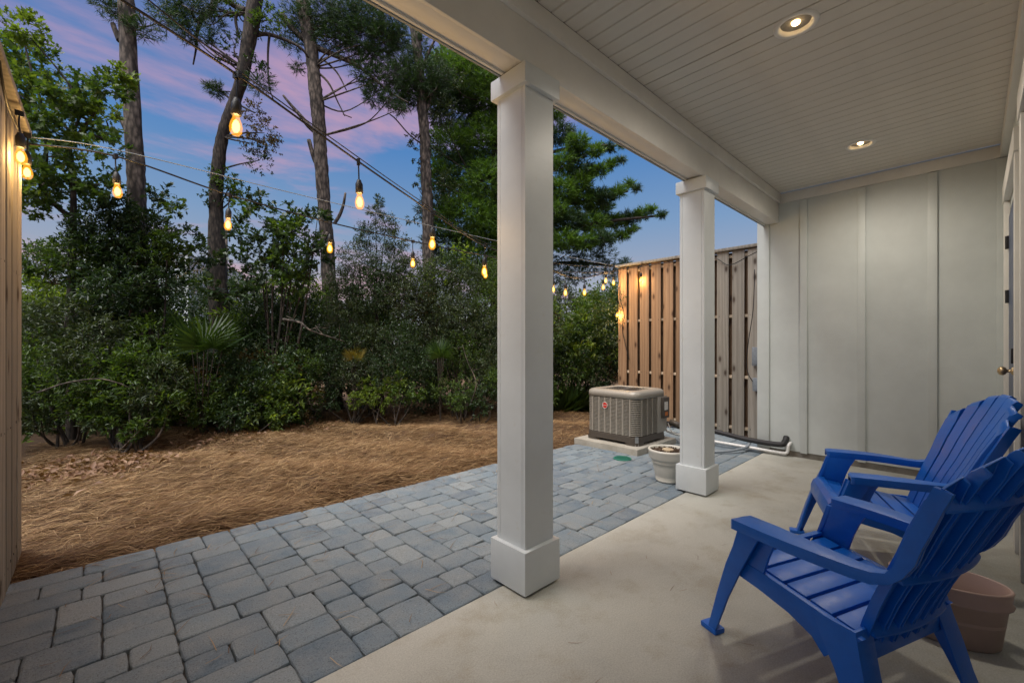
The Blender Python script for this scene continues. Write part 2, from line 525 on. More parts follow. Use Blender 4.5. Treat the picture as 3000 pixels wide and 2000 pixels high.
M['pvc'] = mat_simple('white_pvc', (0.72, 0.72, 0.70), 0.35, 0, 40, 0.02)
M['grey_plastic'] = mat_simple('grey_plastic', (0.22, 0.25, 0.28), 0.5, 0, 40, 0.03)
M['green_plastic'] = mat_simple('green_plastic', (0.02, 0.16, 0.11), 0.5, 0, 60, 0.05)
M['navy'] = mat_paint('navy_door_paint', (0.02, 0.04, 0.12), 0.35)
M['neighbor'] = mat_paint('pale_siding', (0.52, 0.57, 0.60), 0.6)
M['neighbor_trim'] = mat_paint('pale_trim', (0.68, 0.71, 0.73), 0.6)
M['roof'] = mat_simple('roof_shingle', (0.12, 0.11, 0.10), 0.9, 0, 20, 0.3)
M['red'] = mat_simple('red_enamel', (0.55, 0.02, 0.015), 0.35, 0, 60, 0.02)
M['label'] = mat_simple('paper_label', (0.62, 0.60, 0.55), 0.6, 0, 60, 0.02)
M['orange'] = mat_simple('orange_label', (0.55, 0.16, 0.03), 0.6, 0, 60, 0.02)
M['pot'] = mat_paint('cream_pot', (0.60, 0.585, 0.52), 0.45, 0.05, bstr=0.02, dirt=(0.22, 0.15, 0.09))
M['pot_pink'] = mat_paint('dusty_pink_plastic', (0.40, 0.285, 0.245), 0.45, 0.05, bstr=0.02)
M['cork'] = mat_simple('cut_stem', (0.45, 0.36, 0.24), 0.8, 0, 40, 0.2)
M['filament'] = mat_glow('bulb_filament', (1.0, 0.52, 0.06), 7.0)
M['bulb_glass'] = mat_lit_glass('bulb_glass_lit', (1.0, 0.42, 0.03), 0.9, 0.70)
M['downlight'] = mat_glow('downlight_lens', (1.0, 0.66, 0.30), 9.0)

# blue moulded plastic with a fine wood-grain relief
_m, _nt, _b = new_mat('blue_plastic')
_v, _r = coords(_nt, (26, 3.0, 26), 'Object', True)
_n = noise(_nt, 2.2, 5, 0.6, _v, 1.2)
_v2 = coords(_nt, (1, 1, 1), 'Object')
_n2 = noise(_nt, 5.0, 6, 0.7, _v2)
_c = ramp(_nt, _n2.outputs[0], [(0.3, (0.003, 0.105, 0.50)), (0.7, (0.004, 0.145, 0.64))]).outputs[0]
_nt.links.new(_c, _b.inputs['Base Color'])
_nt.links.new(ramp(_nt, _n2.outputs[0], [(0.35, (0.28, 0.28, 0.28)), (0.7, (0.50, 0.50, 0.50))]).outputs[0], _b.inputs['Roughness'])
bump(_nt, _b, _n.outputs[0], 0.14, 0.004)
M['blue'] = _m

# ------------------------------------------------------------------ ground and patio
m = MB(); m.box(-150, 200, -150, 200, -0.35, -0.095)
tag(m.build('ground', M['ground']), 'brown leaf-strewn ground under the trees and shrubs', 'ground', kind='structure')

m = MB(); m.box(-3.0, 5.53, -0.60, 1.64, -0.13, 0.0)
slab = tag(m.build('patio_slab', M['slab'], bevel=0.004), 'smooth beige concrete porch floor with faint stains', 'patio', kind='structure')

# paver patio: random ashlar of three sizes, every stone its own piece
pav = empty('paver_patio', (2.9, 2.5, 0))
tag(pav, 'blue-grey paver strip between the porch floor and the pine straw', 'paving', kind='structure')
bed = box_obj('joint_sand', M['joint'], -0.62, 6.30, 1.645, 3.395, -0.092, -0.030, None, 0)
bed.parent = pav; bed.location = (-2.9, -2.5, 0)
U = 0.0765
PX0, PY0 = -0.62, 1.655
NX, NY = int(6.9 / U), 23
grid = np.zeros((NX, NY), bool)
stones = []
for j in range(NY):
    i = 0
    while i < NX:
        if grid[i, j]:
            i += 1; continue
        run = 0
        while i + run < NX and not grid[i + run, j]: run += 1
        while run > 0:
            ws = [w for w in (2, 3, 4) if w <= run and run - w != 1] or [run]
            w = random.choices(ws, [{2: 0.30, 3: 0.58, 4: 0.12}.get(k, 1) for k in ws])[0]
            rem = NY - j
            hs = [h for h in (2, 3) if h <= rem and rem - h != 1] or [rem]
            h = random.choices(hs, [{2: 0.80, 3: 0.20}.get(k, 1) for k in hs])[0]
            if w == 4 and 2 in hs: h = 2
            grid[i:i + w, j:j + h] = True
            stones.append((i, j, w, h))
            i += w; run -= w
def paver_mesh(w, h, seed):
    """One tumbled paver, centred, with worn rounded edges."""
    rr = random.Random(seed)
    a, b = w * U / 2 - 0.0012, h * U / 2 - 0.0012
    def ring(ins, z, jit):
        pts = []
        nx, ny = 4, 4
        edge = [(-a + 2 * a * k / nx, -b) for k in range(nx)] + [(a, -b + 2 * b * k / ny) for k in range(ny)] + \
               [(a - 2 * a * k / nx, b) for k in range(nx)] + [(-a, b - 2 * b * k / ny) for k in range(ny)]
        for (x, y) in edge:
            sx = (abs(x) - ins) / abs(x) if abs(x) > 1e-6 else 1
            sy = (abs(y) - ins) / abs(y) if abs(y) > 1e-6 else 1
            corner = abs(abs(x) - a) < 1e-6 and abs(abs(y) - b) < 1e-6
            k = 0.004 if corner else 0.0
            x2 = x * sx - math.copysign(k, x); y2 = y * sy - math.copysign(k, y)
            pts.append((x2 + rr.uniform(-jit, jit), y2 + rr.uniform(-jit, jit), z + rr.uniform(-jit, jit) * 0.5))
        return pts
    r0 = ring(0.0, -0.050, 0); r1 = ring(0.0005, -0.008, 0.0018); r2 = ring(0.004, -0.0022, 0.0016); r3 = ring(0.011, 0.0, 0.0012)
    mb = MB()
    n = len(r0)
    fs = []
    for q in range(3):
        for k in range(n):
            l = (k + 1) % n
            fs.append((q * n + k, q * n + l, (q + 1) * n + l, (q + 1) * n + k))
    fs.append(tuple(3 * n + k for k in range(n)))
    mb.add(r0 + r1 + r2 + r3, fs)
    return mb.mesh('paver', M['paver'])
pm = {}
for w in (1, 2, 3, 4):
    for h in (1, 2, 3):
        pm[(w, h)] = [paver_mesh(w, h, 100 * w + 10 * h + k) for k in range(4)]
def stone_xy(s):
    i, j, w, h = s
    return PX0 + (i + w / 2) * U, PY0 + (j + h / 2) * U
stones.sort(key=lambda s: stone_xy(s)[0] ** 2 + (stone_xy(s)[1]) ** 2 + (100 if stone_xy(s)[0] < -0.45 else 0))
far_mb = MB()
for n_, s in enumerate(stones):
    x, y = stone_xy(s)
    me = random.choice(pm[(s[2], s[3])])
    dz = random.uniform(-0.004, 0.003)
    tx, ty = random.uniform(-0.008, 0.008), random.uniform(-0.008, 0.008)
    if n_ < 296:
        o = link('paver', me, pav, (x - 2.9, y - 2.5, -0.006 + dz))
        o.rotation_euler = (tx, ty, random.choice((0, math.pi)) + random.uniform(-0.008, 0.008))
    else:
        far_mb.add([(p.co.x + x - 2.9, p.co.y + y - 2.5, p.co.z - 0.006 + dz) for p in me.vertices], [tuple(p.vertices) for p in me.polygons])
o = far_mb.build('paving', M['paver'], pav)
o['kind'] = 'stuff'

# ------------------------------------------------------------------ porch: end wall, house wall, ceiling, beam
XW = 5.55
def wall_thing(name, label, cat='wall', loc=(0, 0, 0)):
    return tag(empty(name, loc), label, cat, kind='structure')
we = wall_thing('porch_end_wall', 'off-white board and batten wall closing the far end of the porch')
box_obj('wall_panel', M['siding'], XW, XW + 0.12, -0.20, 1.715, 0.055, 2.93, we, 0)
box_obj('corner_board', M['siding'], XW - 0.022, XW + 0.14, 1.598, 1.722, 0.045, 2.90, we, 0.003)
for y0, y1 in ((1.231, 1.297), (0.736, 0.800), (0.225, 0.288), (-0.198, -0.135)):
    box_obj('batten', M['siding'], XW - 0.024, XW - 0.0005, y0, y1, 0.050, 2.805, we, 0.003)
box_obj('frieze_board', M['white'], XW - 0.028, XW - 0.0005, -0.197, 1.49, 2.812, 2.915, we, 0.003)
box_obj('foundation', M['foundation'], XW + 0.012, XW + 0.13, -0.20, 1.71, -0.12, 0.052, we, 0)

wh = wall_thing('house_wall', 'pale house wall running along the back of the porch beside the door')
YH = -0.20
box_obj('wall_panel', M['siding'], -3.0, 4.02, YH - 0.14, YH, 0.0, 2.93, wh, 0)
box_obj('wall_panel', M['siding'], 5.20, XW, YH - 0.14, YH, 0.0, 2.93, wh, 0)
box_obj('wall_panel', M['siding'], 4.02, 5.20, YH - 0.14, YH, 2.30, 2.93, wh, 0)
box_obj('frieze_board', M['white'], -3.0, XW - 0.03, YH + 0.0005, YH + 0.045, 2.812, 2.915, wh, 0.003)
for x in (0.4, 1.0, 1.6):
    box_obj('batten', M['siding'], x, x + 0.06, YH + 0.0005, YH + 0.018, 0.01, 2.805, wh, 0.003)
# door in the house wall
dr = empty('porch_door', (4.6, YH, 0))
tag(dr, 'navy blue porch door with white casing, dark hinges and round brass knob', 'door')
def dpart(name, mat, x0, x1, y0, y1, z0, z1, bev=0.003, parent=dr):
    o = box_obj(name, mat, x0 - 4.6, x1 - 4.6, y0 - YH, y1 - YH, z0, z1, parent, bev)
    return o
dpart('door_leaf', M['navy'], 4.10, 5.12, YH - 0.035, YH + 0.012, 0.03, 2.22)
dpart('door_jamb', M['white'], 5.125, 5.195, YH - 0.10, YH + 0.015, 0.0, 2.24)
dpart('door_jamb', M['white'], 4.025, 4.095, YH - 0.10, YH + 0.015, 0.0, 2.24)
dpart('door_casing', M['white'], 5.20, 5.31, YH + 0.001, YH + 0.034, 0.0, 2.36)
dpart('door_casing', M['white'], 3.90, 4.02, YH + 0.001, YH + 0.034, 0.0, 2.36)
dpart('door_head', M['white'], 3.88, 5.33, YH + 0.001, YH + 0.040, 2.362, 2.50)
for z in (0.26, 1.60, 2.02):
    mm = MB(); mm.tube([(0.522, 0.024, z - 0.05), (0.522, 0.024, z + 0.05)], 0.008, 10)
    mm.box(0.50, 0.522, 0.0125, 0.022, z - 0.05, z + 0.05)
    mm.build('hinge', M['black'], dr)
mm = MB(); mm.lathe([(0.0, 0.0), (0.026, 0.002), (0.026, 0.012), (0.010, 0.020), (0.010, 0.034), (0.024, 0.042), (0.030, 0.056), (0.026, 0.070), (0.012, 0.078), (0.0, 0.079)], 20)
kn = mm.build('door_knob', M['brass'], dr, smooth=True, loc=(-0.20, 0.012, 1.05)); kn.rotation_euler = (R(-90), 0, 0)
mm = MB(); mm.box(-0.215, -0.185, 0.0125, 0.030, 1.10, 1.20)
mm.build('door_lock', M['black'], dr, 0.003)
# window casing nearer along the same wall
wc = empty('window', (3.1, YH, 0))
tag(wc, 'white framed window beside the door, seen edge-on', 'window')
for nm, x0, x1, z0, z1, d in (('side_casing', 3.44, 3.55, 0.0, 2.42, 0.034), ('side_casing', 2.40, 2.51, 0.0, 2.42, 0.034), ('head_casing', 2.36, 3.59, 2.424, 2.56, 0.040), ('apron', 2.515, 3.435, 0.60, 0.70, 0.030)):
    box_obj(nm, M['white'], x0 - 3.1, x1 - 3.1, 0.001, d, z0, z1, wc, 0.003)
box_obj('window_pane', mat_simple('dark_glass', (0.02, 0.025, 0.03), 0.08), 2.515 - 3.1, 3.435 - 3.1, 0.001, 0.008, 0.705, 2.42, wc, 0)

ZC = 2.92
ce = tag(empty('porch_ceiling', (0, 0, ZC)), 'white tongue and groove porch ceiling with recessed lights', 'ceiling', kind='structure')
box_obj('backing', M['groove'], -3.0, XW, -0.19, 1.50, 0.0125, 0.03, ce, 0)
pitch = 0.1015
npl = int((XW + 0.42) / pitch)
mbp = MB()
w2 = pitch / 2
mbp.prism([(-w2 + 0.0005, 0.012), (-w2 + 0.0005, 0.0085), (-w2 + 0.004, 0.0035), (-w2 + 0.0065, 0.0), (w2 - 0.0065, 0.0), (w2 - 0.004, 0.0035), (w2 - 0.0005, 0.0085), (w2 - 0.0005, 0.012)], -0.17, 1.478, axis='y')
plank_me = mbp.mesh('plank', M['ceiling'])
DL = [(2.67, 0.645), (4.66, 0.655)]
mats_edge = []
for k in range(npl):
    x = XW - 0.03 - pitch * (k + 0.5)
    near = [d for d in DL if abs(d[0] - x) < 0.085 + w2]
    if not near:
        link('plank', plank_me, ce, (x, 0, random.uniform(-0.0006, 0.0006)))
    else:
        # a board cut round the lamp's hole
        cx, cy = near[0]
        mb = MB()
        rad = 0.078
        x0, x1 = -w2 + 0.0035, w2 - 0.0035
        N = 8
        lo, hi = [], []
        for q in range(N + 1):
            xx = x0 + (x1 - x0) * q / N
            dx = xx + x - cx
            hh = math.sqrt(max(0.0, rad * rad - dx * dx))
            lo.append((xx, cy - hh)); hi.append((xx, cy + hh))
        for ys in ((-0.17, lo), (1.478, hi)):
            for q in range(N):
                (xa, ya), (xb, yb) = ys[1][q], ys[1][q + 1]
                e0 = ys[0]
                mb.add([(xa, e0, 0), (xb, e0, 0), (xb, yb, 0), (xa, ya, 0), (xa, e0, 0.012), (xb, e0, 0.012), (xb, yb, 0.012), (xa, ya, 0.012)],
                       [(0, 1, 2, 3), (7, 6, 5, 4), (3, 2, 6, 7), (0, 4, 5, 1)] + ([(0, 3, 7, 4)] if q == 0 else []) + ([(1, 5, 6, 2)] if q == N - 1 else []))
        mb.build('plank', M['ceiling'], ce, loc=(x, 0, 0))
bm_ = tag(empty('porch_beam', (2.5, 1.57, 2.6)), 'long white boxed beam carried by the porch columns', 'beam', kind='structure')
def bpart(name, x0, x1, y0, y1, z0, z1, mat=M['white'], bev=0.004):
    return box_obj(name, mat, x0 - 2.5, x1 - 2.5, y0 - 1.57, y1 - 1.57, z0 - 2.6, z1 - 2.6, bm_, bev)
bpart('beam_side', -3.0, XW - 0.001, 1.505, 1.523, 2.600, 2.93)
bpart('beam_soffit', -3.0, XW + 0.05, 1.5235, 1.628, 2.602, 2.62)
bpart('beam_side', -3.0, XW + 0.10, 1.6285, 1.646, 2.592, 3.2)
bpart('ceiling_trim', -3.0, XW - 0.03, 1.476, 1.5045, 2.815, 2.917)
bpart('drip_edge', -3.0, XW + 0.12, 1.6465, 1.658, 2.588, 2.62, M['grey_plastic'], 0)
rf = tag(empty('porch_roof', (2.5, 0.6, 3.0)), 'upper storey of the house over the porch', 'roof', kind='structure')
m = MB(); m.box(-3.1, 3.2, -5.0, 1.02, 0.04, 3.2); m.build('upper_wall', M['siding'], rf)

# columns
def column(x, y, label):
    c = empty('porch_column', (x, y, 0))
    tag(c, label, 'column', 'white square columns along the porch edge')
    a = 0.1025
    g, gd = 0.022, 0.004          # groove where the corner boards meet
    def side(s, ax):
        pass
    poly = []
    def add(px, py): poly.append((px, py))
    # cross-section with thin grooves on the faces that look along the porch
    add(-a, -a)
    add(a, -a)
    for yy in (-a + g, a - g):
        add(a, yy - 0.0012); add(a - gd, yy); add(a, yy + 0.0012)
    add(a, a); add(-a, a)
    for yy in (a - g, -a + g):
        add(-a, yy + 0.0012); add(-a + gd, yy); add(-a, yy - 0.0012)
    s = MB(); s.prism(poly, 0.20, 2.50); s.build('shaft', M['column'], c, 0.0)
    b = MB(); b.box(-0.128, 0.128, -0.128, 0.128, 0.012, 0.222); b.build('base', M['column'], c, 0.006)
    k = MB(); k.box(-0.128, 0.128, -0.128, 0.128, 2.492, 2.592); k.build('capital', M['column'], c, 0.006)
    f = MB(); f.box(-0.10, 0.10, -0.10, 0.10, 0.0, 0.013); f.box(-0.10, 0.10, -0.06, 0.09, 2.591, 2.603); f.build('shim', M['groove'], c)
    return c
column(1.597, 1.600, 'white square porch column nearest the camera, standing alone on the patio edge')
column(3.645, 1.597, 'white square porch column behind the cream flower pot')

# recessed ceiling lights
def downlight(x, y, label):
    d = empty('recessed_light', (x, y, ZC))
    tag(d, label, 'ceiling light', 'recessed lights in the porch ceiling')
    t = MB()
    t.lathe([(0.104, -0.0005), (0.102, -0.006), (0.092, -0.009), (0.080, -0.008), (0.076, -0.002), (0.070, 0.012)], 40)
    t.build('trim_ring', M['white'], d, smooth=True)
    cbm = MB(); cbm.lathe([(0.074, 0.0), (0.071, 0.05), (0.062, 0.085), (0.05, 0.095), (0.0, 0.097)], 32)
    cbm.build('reflector', M['white'], d, smooth=True)
    l = MB(); l.lathe([(0.0, -0.004), (0.010, -0.002), (0.018, 0.004), (0.021, 0.016), (0.022, 0.05), (0.016, 0.094)], 24)
    l.build('lamp', M['downlight'], d, smooth=True)
    lt = bpy.data.lights.new('downlight', 'SPOT')
    lt.energy = DOWN_W; lt.color = (1.0, 0.90, 0.77); lt.spot_size = R(176); lt.spot_blend = 1.0; lt.shadow_soft_size = 0.09
    lo = bpy.data.objects.new('downlight', lt); COL.objects.link(lo)
    lo.parent = d; lo.location = (0, 0, -0.03)
    return d
DOWN_W = 31.0
downlight(DL[0][0], DL[0][1], 'recessed ceiling light nearer the camera, above the near blue chair')
downlight(DL[1][0], DL[1][1], 'recessed ceiling light near the end wall of the porch')

# ------------------------------------------------------------------ fences
def fence(name, label, x, face, ys, zb, zt, mat, backs, rails, cap_y0, cap_y1):
    f = empty(name, (x, ys[0], 0))
    tag(f, label, 'fence')
    y0 = ys[0]
    def board(ya, yb, xa, xb, mt):
        w = yb - ya; L = zt - zb + random.uniform(-0.012, 0.006)
        mb = MB(); mb.box(-0.009, 0.009, -w / 2, w / 2, -L / 2, L / 2)
        o = mb.build('board', mt, f, 0.003, loc=((xa + xb) / 2 - x, (ya + yb) / 2 - y0, zb + L / 2))
        o.rotation_euler = (random.uniform(-0.002, 0.002), random.uniform(-0.002, 0.002), random.uniform(-0.012, 0.012))
    for yy in ys: board(yy, yy + 0.152, x, x + face * 0.0, M['fence_pale'] if yy < 2.5 else mat)  # on the far fence, grey boards near the wall are painted shade
    for yy in backs: board(yy, yy + 0.152, x + face * 0.075, x + face * 0.075, M['fence_back_shaded'] if face > 0 else mat)
    for z in rails:
        box_obj('rail', M['rail'], min(face * 0.0115, face * 0.064), max(face * 0.0115, face * 0.064), cap_y0 - y0 + 0.02, cap_y1 - y0 - 0.02, z - 0.019, z + 0.019, f, 0.003)
    box_obj('cap_rail', M['fence_pale'], min(face * -0.045, face * 0.12), max(face * -0.045, face * 0.12), cap_y0 - y0, cap_y1 - y0, zt + 0.008, zt + 0.046, f, 0.004)
    nm = MB()
    for yy in ys:
        for z in rails[:3]:
            for q in (0.03, 0.122):
                nm.box(-face * 0.0092 - 0.001, -face * 0.0092 + 0.001, yy + q - y0 - 0.003, yy + q - y0 + 0.003, z + random.uniform(-0.012, 0.012), z + random.uniform(-0.012, 0.012) + 0.006)
    nm.build('nail_heads', M['black'], f)['kind'] = 'stuff'
    for yy in (cap_y0 + 0.10, cap_y1 - 0.12):
        box_obj('post', M['rail'], min(face * 0.066, face * 0.15), max(face * 0.066, face * 0.15), yy - y0, yy - y0 + 0.088, -0.09, zt - 0.01, f, 0.004)
    return f
P = 0.1965
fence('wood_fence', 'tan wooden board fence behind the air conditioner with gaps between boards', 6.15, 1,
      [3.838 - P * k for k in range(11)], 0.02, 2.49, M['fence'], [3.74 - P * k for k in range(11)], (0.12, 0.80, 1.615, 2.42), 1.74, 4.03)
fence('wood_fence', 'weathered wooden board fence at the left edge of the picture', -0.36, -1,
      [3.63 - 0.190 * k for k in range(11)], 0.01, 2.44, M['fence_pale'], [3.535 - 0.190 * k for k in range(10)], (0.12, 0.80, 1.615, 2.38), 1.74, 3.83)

# ------------------------------------------------------------------ air conditioner on its pad
pad = box_obj('concrete_pad', M['pad'], 4.295, 5.215, 2.548, 3.435, -0.09, 0.065, None, 0.010)
tag(pad, 'pale concrete equipment pad under the air conditioner', 'concrete pad')
ax0, ax1, ay0, ay1, zb, zt = 4.42, 5.10, 2.62, 3.34, 0.066, 0.69
acx, acy = (ax0 + ax1) / 2, (ay0 + ay1) / 2
ac = empty('air_conditioner', (acx, acy, zb))
tag(ac, 'taupe louvred outdoor air conditioner unit with round red badge', 'air conditioner')
hx, hy = (ax1 - ax0) / 2, (ay1 - ay0) / 2
def rrect(hx, hy, r, n=7):
    pts = []
    for cx, cy, a0 in ((hx - r, hy - r, 0), (-hx + r, hy - r, 90), (-hx + r, -hy + r, 180), (hx - r, -hy + r, 270)):
        for k in range(n + 1):
            a = R(a0 + 90 * k / n)
            pts.append((cx + r * math.cos(a), cy + r * math.sin(a)))
    return pts
def loft(mb, rings, cap0=False, cap1=False, mi=0):
    n = len(rings[0]); vs = [p for r_ in rings for p in r_]; fs = []
    for i in range(len(rings) - 1):
        for j in range(n):
            l = (j + 1) % n
            fs.append((i * n + j, i * n + l, (i + 1) * n + l, (i + 1) * n + j))
    if cap0: fs.append(tuple(reversed(range(n))))
    if cap1: fs.append(tuple((len(rings) - 1) * n + j for j in range(n)))
    mb.add(vs, fs, mi)
def rr3(hx, hy, r, z, n=7): return [(x, y, z) for x, y in rrect(hx, hy, r, n)]
H = zt - zb
RC = 0.10
mb = MB()
loft(mb, [rr3(hx - 0.03, hy - 0.03, RC - 0.02, 0.10), rr3(hx - 0.03, hy - 0.03, RC - 0.02, H - 0.07)])
mb.build('coil', M['black'], ac)
mb = MB()   # base pan with feet
loft(mb, [rr3(hx + 0.006, hy + 0.006, RC, 0.03), rr3(hx + 0.004, hy + 0.004, RC, 0.095), rr3(hx - 0.004, hy - 0.004, RC, 0.100), rr3(hx - 0.03, hy - 0.03, RC - 0.02, 0.100)], True)
for sx in (-1, 1):
    for sy in (-1, 1):
        loft(mb, [[(x + sx * (hx - 0.095), y + sy * (hy - 0.095), z) for x, y, z in rr3(0.10, 0.10, 0.08, 0.0)], [(x + sx * (hx - 0.095), y + sy * (hy - 0.095), z) for x, y, z in rr3(0.101, 0.101, 0.08, 0.035)]], True)
mb.build('base_pan', M['ac_dark'], ac)
mb = MB()   # rolled top
loft(mb, [rr3(hx - 0.02, hy - 0.02, RC - 0.015, H - 0.092), rr3(hx + 0.004, hy + 0.004, RC, H - 0.090), rr3(hx + 0.006, hy + 0.006, RC, H - 0.050), rr3(hx, hy, RC, H - 0.022), rr3(hx - 0.022, hy - 0.022, RC - 0.01, H - 0.006), rr3(hx - 0.05, hy - 0.05, RC - 0.02, H)])
nn = len(rr3(1, 1, 0.1, 0))
ring_in = []
for (x, y, z) in rr3(hx - 0.05, hy - 0.05, RC - 0.02, H):
    a = math.atan2(y, x); ring_in.append((0.275 * math.cos(a), 0.275 * math.sin(a), H - 0.004))
ring_dn = [(x * 0.98, y * 0.98, H - 0.04) for x, y, z in ring_in]
loft(mb, [rr3(hx - 0.05, hy - 0.05, RC - 0.02, H), ring_in, ring_dn])
mb.build('top_cover', M['ac_body'], ac, smooth=True)
mb = MB()   # fan grille
for k in range(9):
    r_ = 0.03 + k * 0.030
    mb.tube([(r_ * math.cos(a), r_ * math.sin(a), H - 0.008) for a in np.linspace(0, 2 * math.pi, 33)], 0.003, 5, cap=False)
for k in range(10):
    a = k * math.pi / 5
    mb.tube([(0.02 * math.cos(a), 0.02 * math.sin(a), H - 0.010), (0.272 * math.cos(a), 0.272 * math.sin(a), H - 0.010)], 0.003, 5)
mb.build('fan_grille', M['ac_dark'], ac)
mb = MB(); mb.lathe([(0.0, H - 0.05), (0.06, H - 0.05), (0.06, H - 0.15), (0.0, H - 0.15)], 18)
for k in range(3):
    a = R(120 * k)
    q = Matrix.Rotation(a, 4, 'Z') @ Matrix.Translation((0.15, 0, H - 0.08)) @ Matrix.Rotation(R(22), 4, 'X')
    mb.box(-0.10, 0.10, -0.05, 0.05, -0.002, 0.002, mat=q)
mb.build('fan', M['ac_dark'], ac)
mb = MB(); loft(mb, [rr3(hx - 0.06, hy - 0.06, RC - 0.03, 0.12), rr3(hx - 0.06, hy - 0.06, RC - 0.03, 0.125)], True, True)
mb.build('inner_floor', M['black'], ac)
# louvred panels on the two seen sides and at the rounded corner; uprights between
zl0, zl1 = 0.105, H - 0.095
nl = 26
def louvre_side(axis, sgn, a0, a1, cols, parent=ac):
    """Panels of short slats on a flat side."""
    wtot = a1 - a0
    gap = 0.020
    pw = (wtot - gap * (cols - 1)) / cols
    slat = MB(); dz = (zl1 - zl0) / nl
    up = MB()
    for c in range(cols):
        s0 = a0 + c * (pw + gap)
        for i in range(nl):
            z = zl0 + (i + 0.5) * dz
            # a sloping slat
            o_, i_ = (hx if axis == 'x' else hy) * sgn, ((hx if axis == 'x' else hy) - 0.018) * sgn
            def Pt(s, d, zz): return (d, s, zz) if axis == 'x' else (s, d, zz)
            t = dz * 0.30
            slat.add([Pt(s0, o_, z - dz * 0.28), Pt(s0 + pw, o_, z - dz * 0.28), Pt(s0 + pw, i_, z + dz * 0.10), Pt(s0, i_, z + dz * 0.10),
                      Pt(s0, o_, z - dz * 0.28 + t), Pt(s0 + pw, o_, z - dz * 0.28 + t), Pt(s0 + pw, i_, z + dz * 0.10 + t), Pt(s0, i_, z + dz * 0.10 + t)],
                     [(0, 1, 2, 3), (4, 7, 6, 5), (0, 4, 5, 1), (1, 5, 6, 2), (2, 6, 7, 3), (3, 7, 4, 0)])
        if c < cols - 1:
            d0, d1 = sorted(((hx if axis == 'x' else hy) * sgn * 1.004, ((hx if axis == 'x' else hy) - 0.02) * sgn))
            up = MB()
            if axis == 'x': up.box(d0, d1, s0 + pw, s0 + pw + gap, zl0, zl1)
            else: up.box(s0 + pw, s0 + pw + gap, d0, d1, zl0, zl1)
            up.build('upright', M['ac_body'], parent)
    o = slat.build('louvre', M['ac_body'], parent); o['kind'] = 'stuff'
louvre_side('x', -1, -hy + RC + 0.02, hy - RC - 0.02, 6)
louvre_side('y', -1, -hx + RC + 0.02, hx - 0.24, 3)
def corner_louvres(cx, cy, a0):
    sl = MB()
    nz = 20; dz = (zl1 - zl0) / nz
    for i in range(nz):
        z = zl0 + (i + 0.5) * dz
        rings = []
        for dr_, zz in ((0, -0.30), (0, 0.16), (-0.02, 0.40), (-0.02, -0.05)):
            rings.append([(cx + (RC + dr_) * math.cos(R(a0 + 90 * k / 8)), cy + (RC + dr_) * math.sin(R(a0 + 90 * k / 8)), z + zz * dz) for k in range(9)])
        vs = [p for r_ in rings for p in r_]; fs = []
        for q in range(4):
            for k in range(8):
                a, b = q * 9 + k, ((q + 1) % 4) * 9 + k
                fs.append((a, a + 1, b + 1, b))
        sl.add(vs, fs)
    o = sl.build('louvre', M['ac_body'], ac); o['kind'] = 'stuff'
corner_louvres(-hx + RC, -hy + RC, 180)
corner_louvres(-hx + RC, hy - RC, 90)
for s in (-1, 1):
    mb = MB(); mb.box(-hx - 0.002, -hx + 0.02, s * (hy - RC) - 0.012, s * (hy - RC) + 0.012, zl0, zl1); mb.build('upright', M['ac_body'], ac)
mb = MB(); mb.box(-hx + RC - 0.012, -hx + RC + 0.012, -hy - 0.002, -hy + 0.02, zl0, zl1)
mb.build('upright', M['ac_body'], ac)
mb = MB(); mb.box(hx - 0.225, hx + 0.004, -hy - 0.004, -hy + 0.06, zl0 - 0.01, zl1 + 0.004); mb.box(hx - 0.02, hx + 0.004, -hy + 0.06, hy - 0.05, zl0 - 0.01, zl1 + 0.004)
mb.build('service_panel', M['ac_body'], ac, 0.004)
mb = MB(); mb.box(hx - 0.14, hx + 0.012, -hy - 0.034, -hy - 0.0045, zl0 + 0.16, zl1 - 0.01)
sp = mb.build('control_cover', M['ac_dark'], ac, 0.004)
mb = MB(); mb.box(hx - 0.115, hx - 0.03, -hy - 0.0365, -hy - 0.0348, zl0 + 0.26, zl0 + 0.36); mb.build('label', M['label'], ac)
mb = MB(); mb.box(hx - 0.10, hx - 0.03, -hy - 0.0365, -hy - 0.0348, zl0 + 0.19, zl0 + 0.235); mb.build('warning_label', M['orange'], ac)
# badge with its pale rim and lettering
bd = MB(); bd.lathe([(0.0, 0.0), (0.036, 0.0), (0.036, 0.007), (0.0, 0.0075)], 28)
badge = bd.build('badge', M['red'], ac, loc=(-hx - 0.002, 0.075, zl1 - 0.095)); badge.rotation_euler = (0, R(-90), 0)
rm = MB(); rm.tube([(0.036 * math.cos(a), 0.036 * math.sin(a), 0.006) for a in np.linspace(0, 2 * math.pi, 29)], 0.0032, 6, cap=False)
rm.build('badge_rim', M['label'], badge)
tx = bpy.data.curves.new('badge_lettering', 'FONT'); tx.body = 'Rheem'; tx.size = 0.024; tx.align_x = 'CENTER'; tx.align_y = 'CENTER'; tx.extrude = 0.0006
tx.materials.append(M['label'])
tob = bpy.data.objects.new('badge_lettering', tx); COL.objects.link(tob)
tme = bpy.data.meshes.new_from_object(tob.evaluated_get(bpy.context.evaluated_depsgraph_get()))
bpy.data.objects.remove(tob)
to = link('badge_lettering', tme, badge)
to.location = (0, 0, 0.0085); to.rotation_euler = (0, 0, R(-90))
# galvanised tie-down strap at the near corner
st = MB(); q = Matrix.Translation((-hx + 0.025, -hy + 0.025, 0)) @ Matrix.Rotation(R(45), 4, 'Z')
st.box(-0.0035, 0.0, -0.02, 0.02, 0.0, 0.105, mat=Matrix.Translation((-hx + 0.022, -hy + 0.022, 0)) @ Matrix.Rotation(R(45), 4, 'Z'))
st.build('tie_strap', M['steel'], ac)

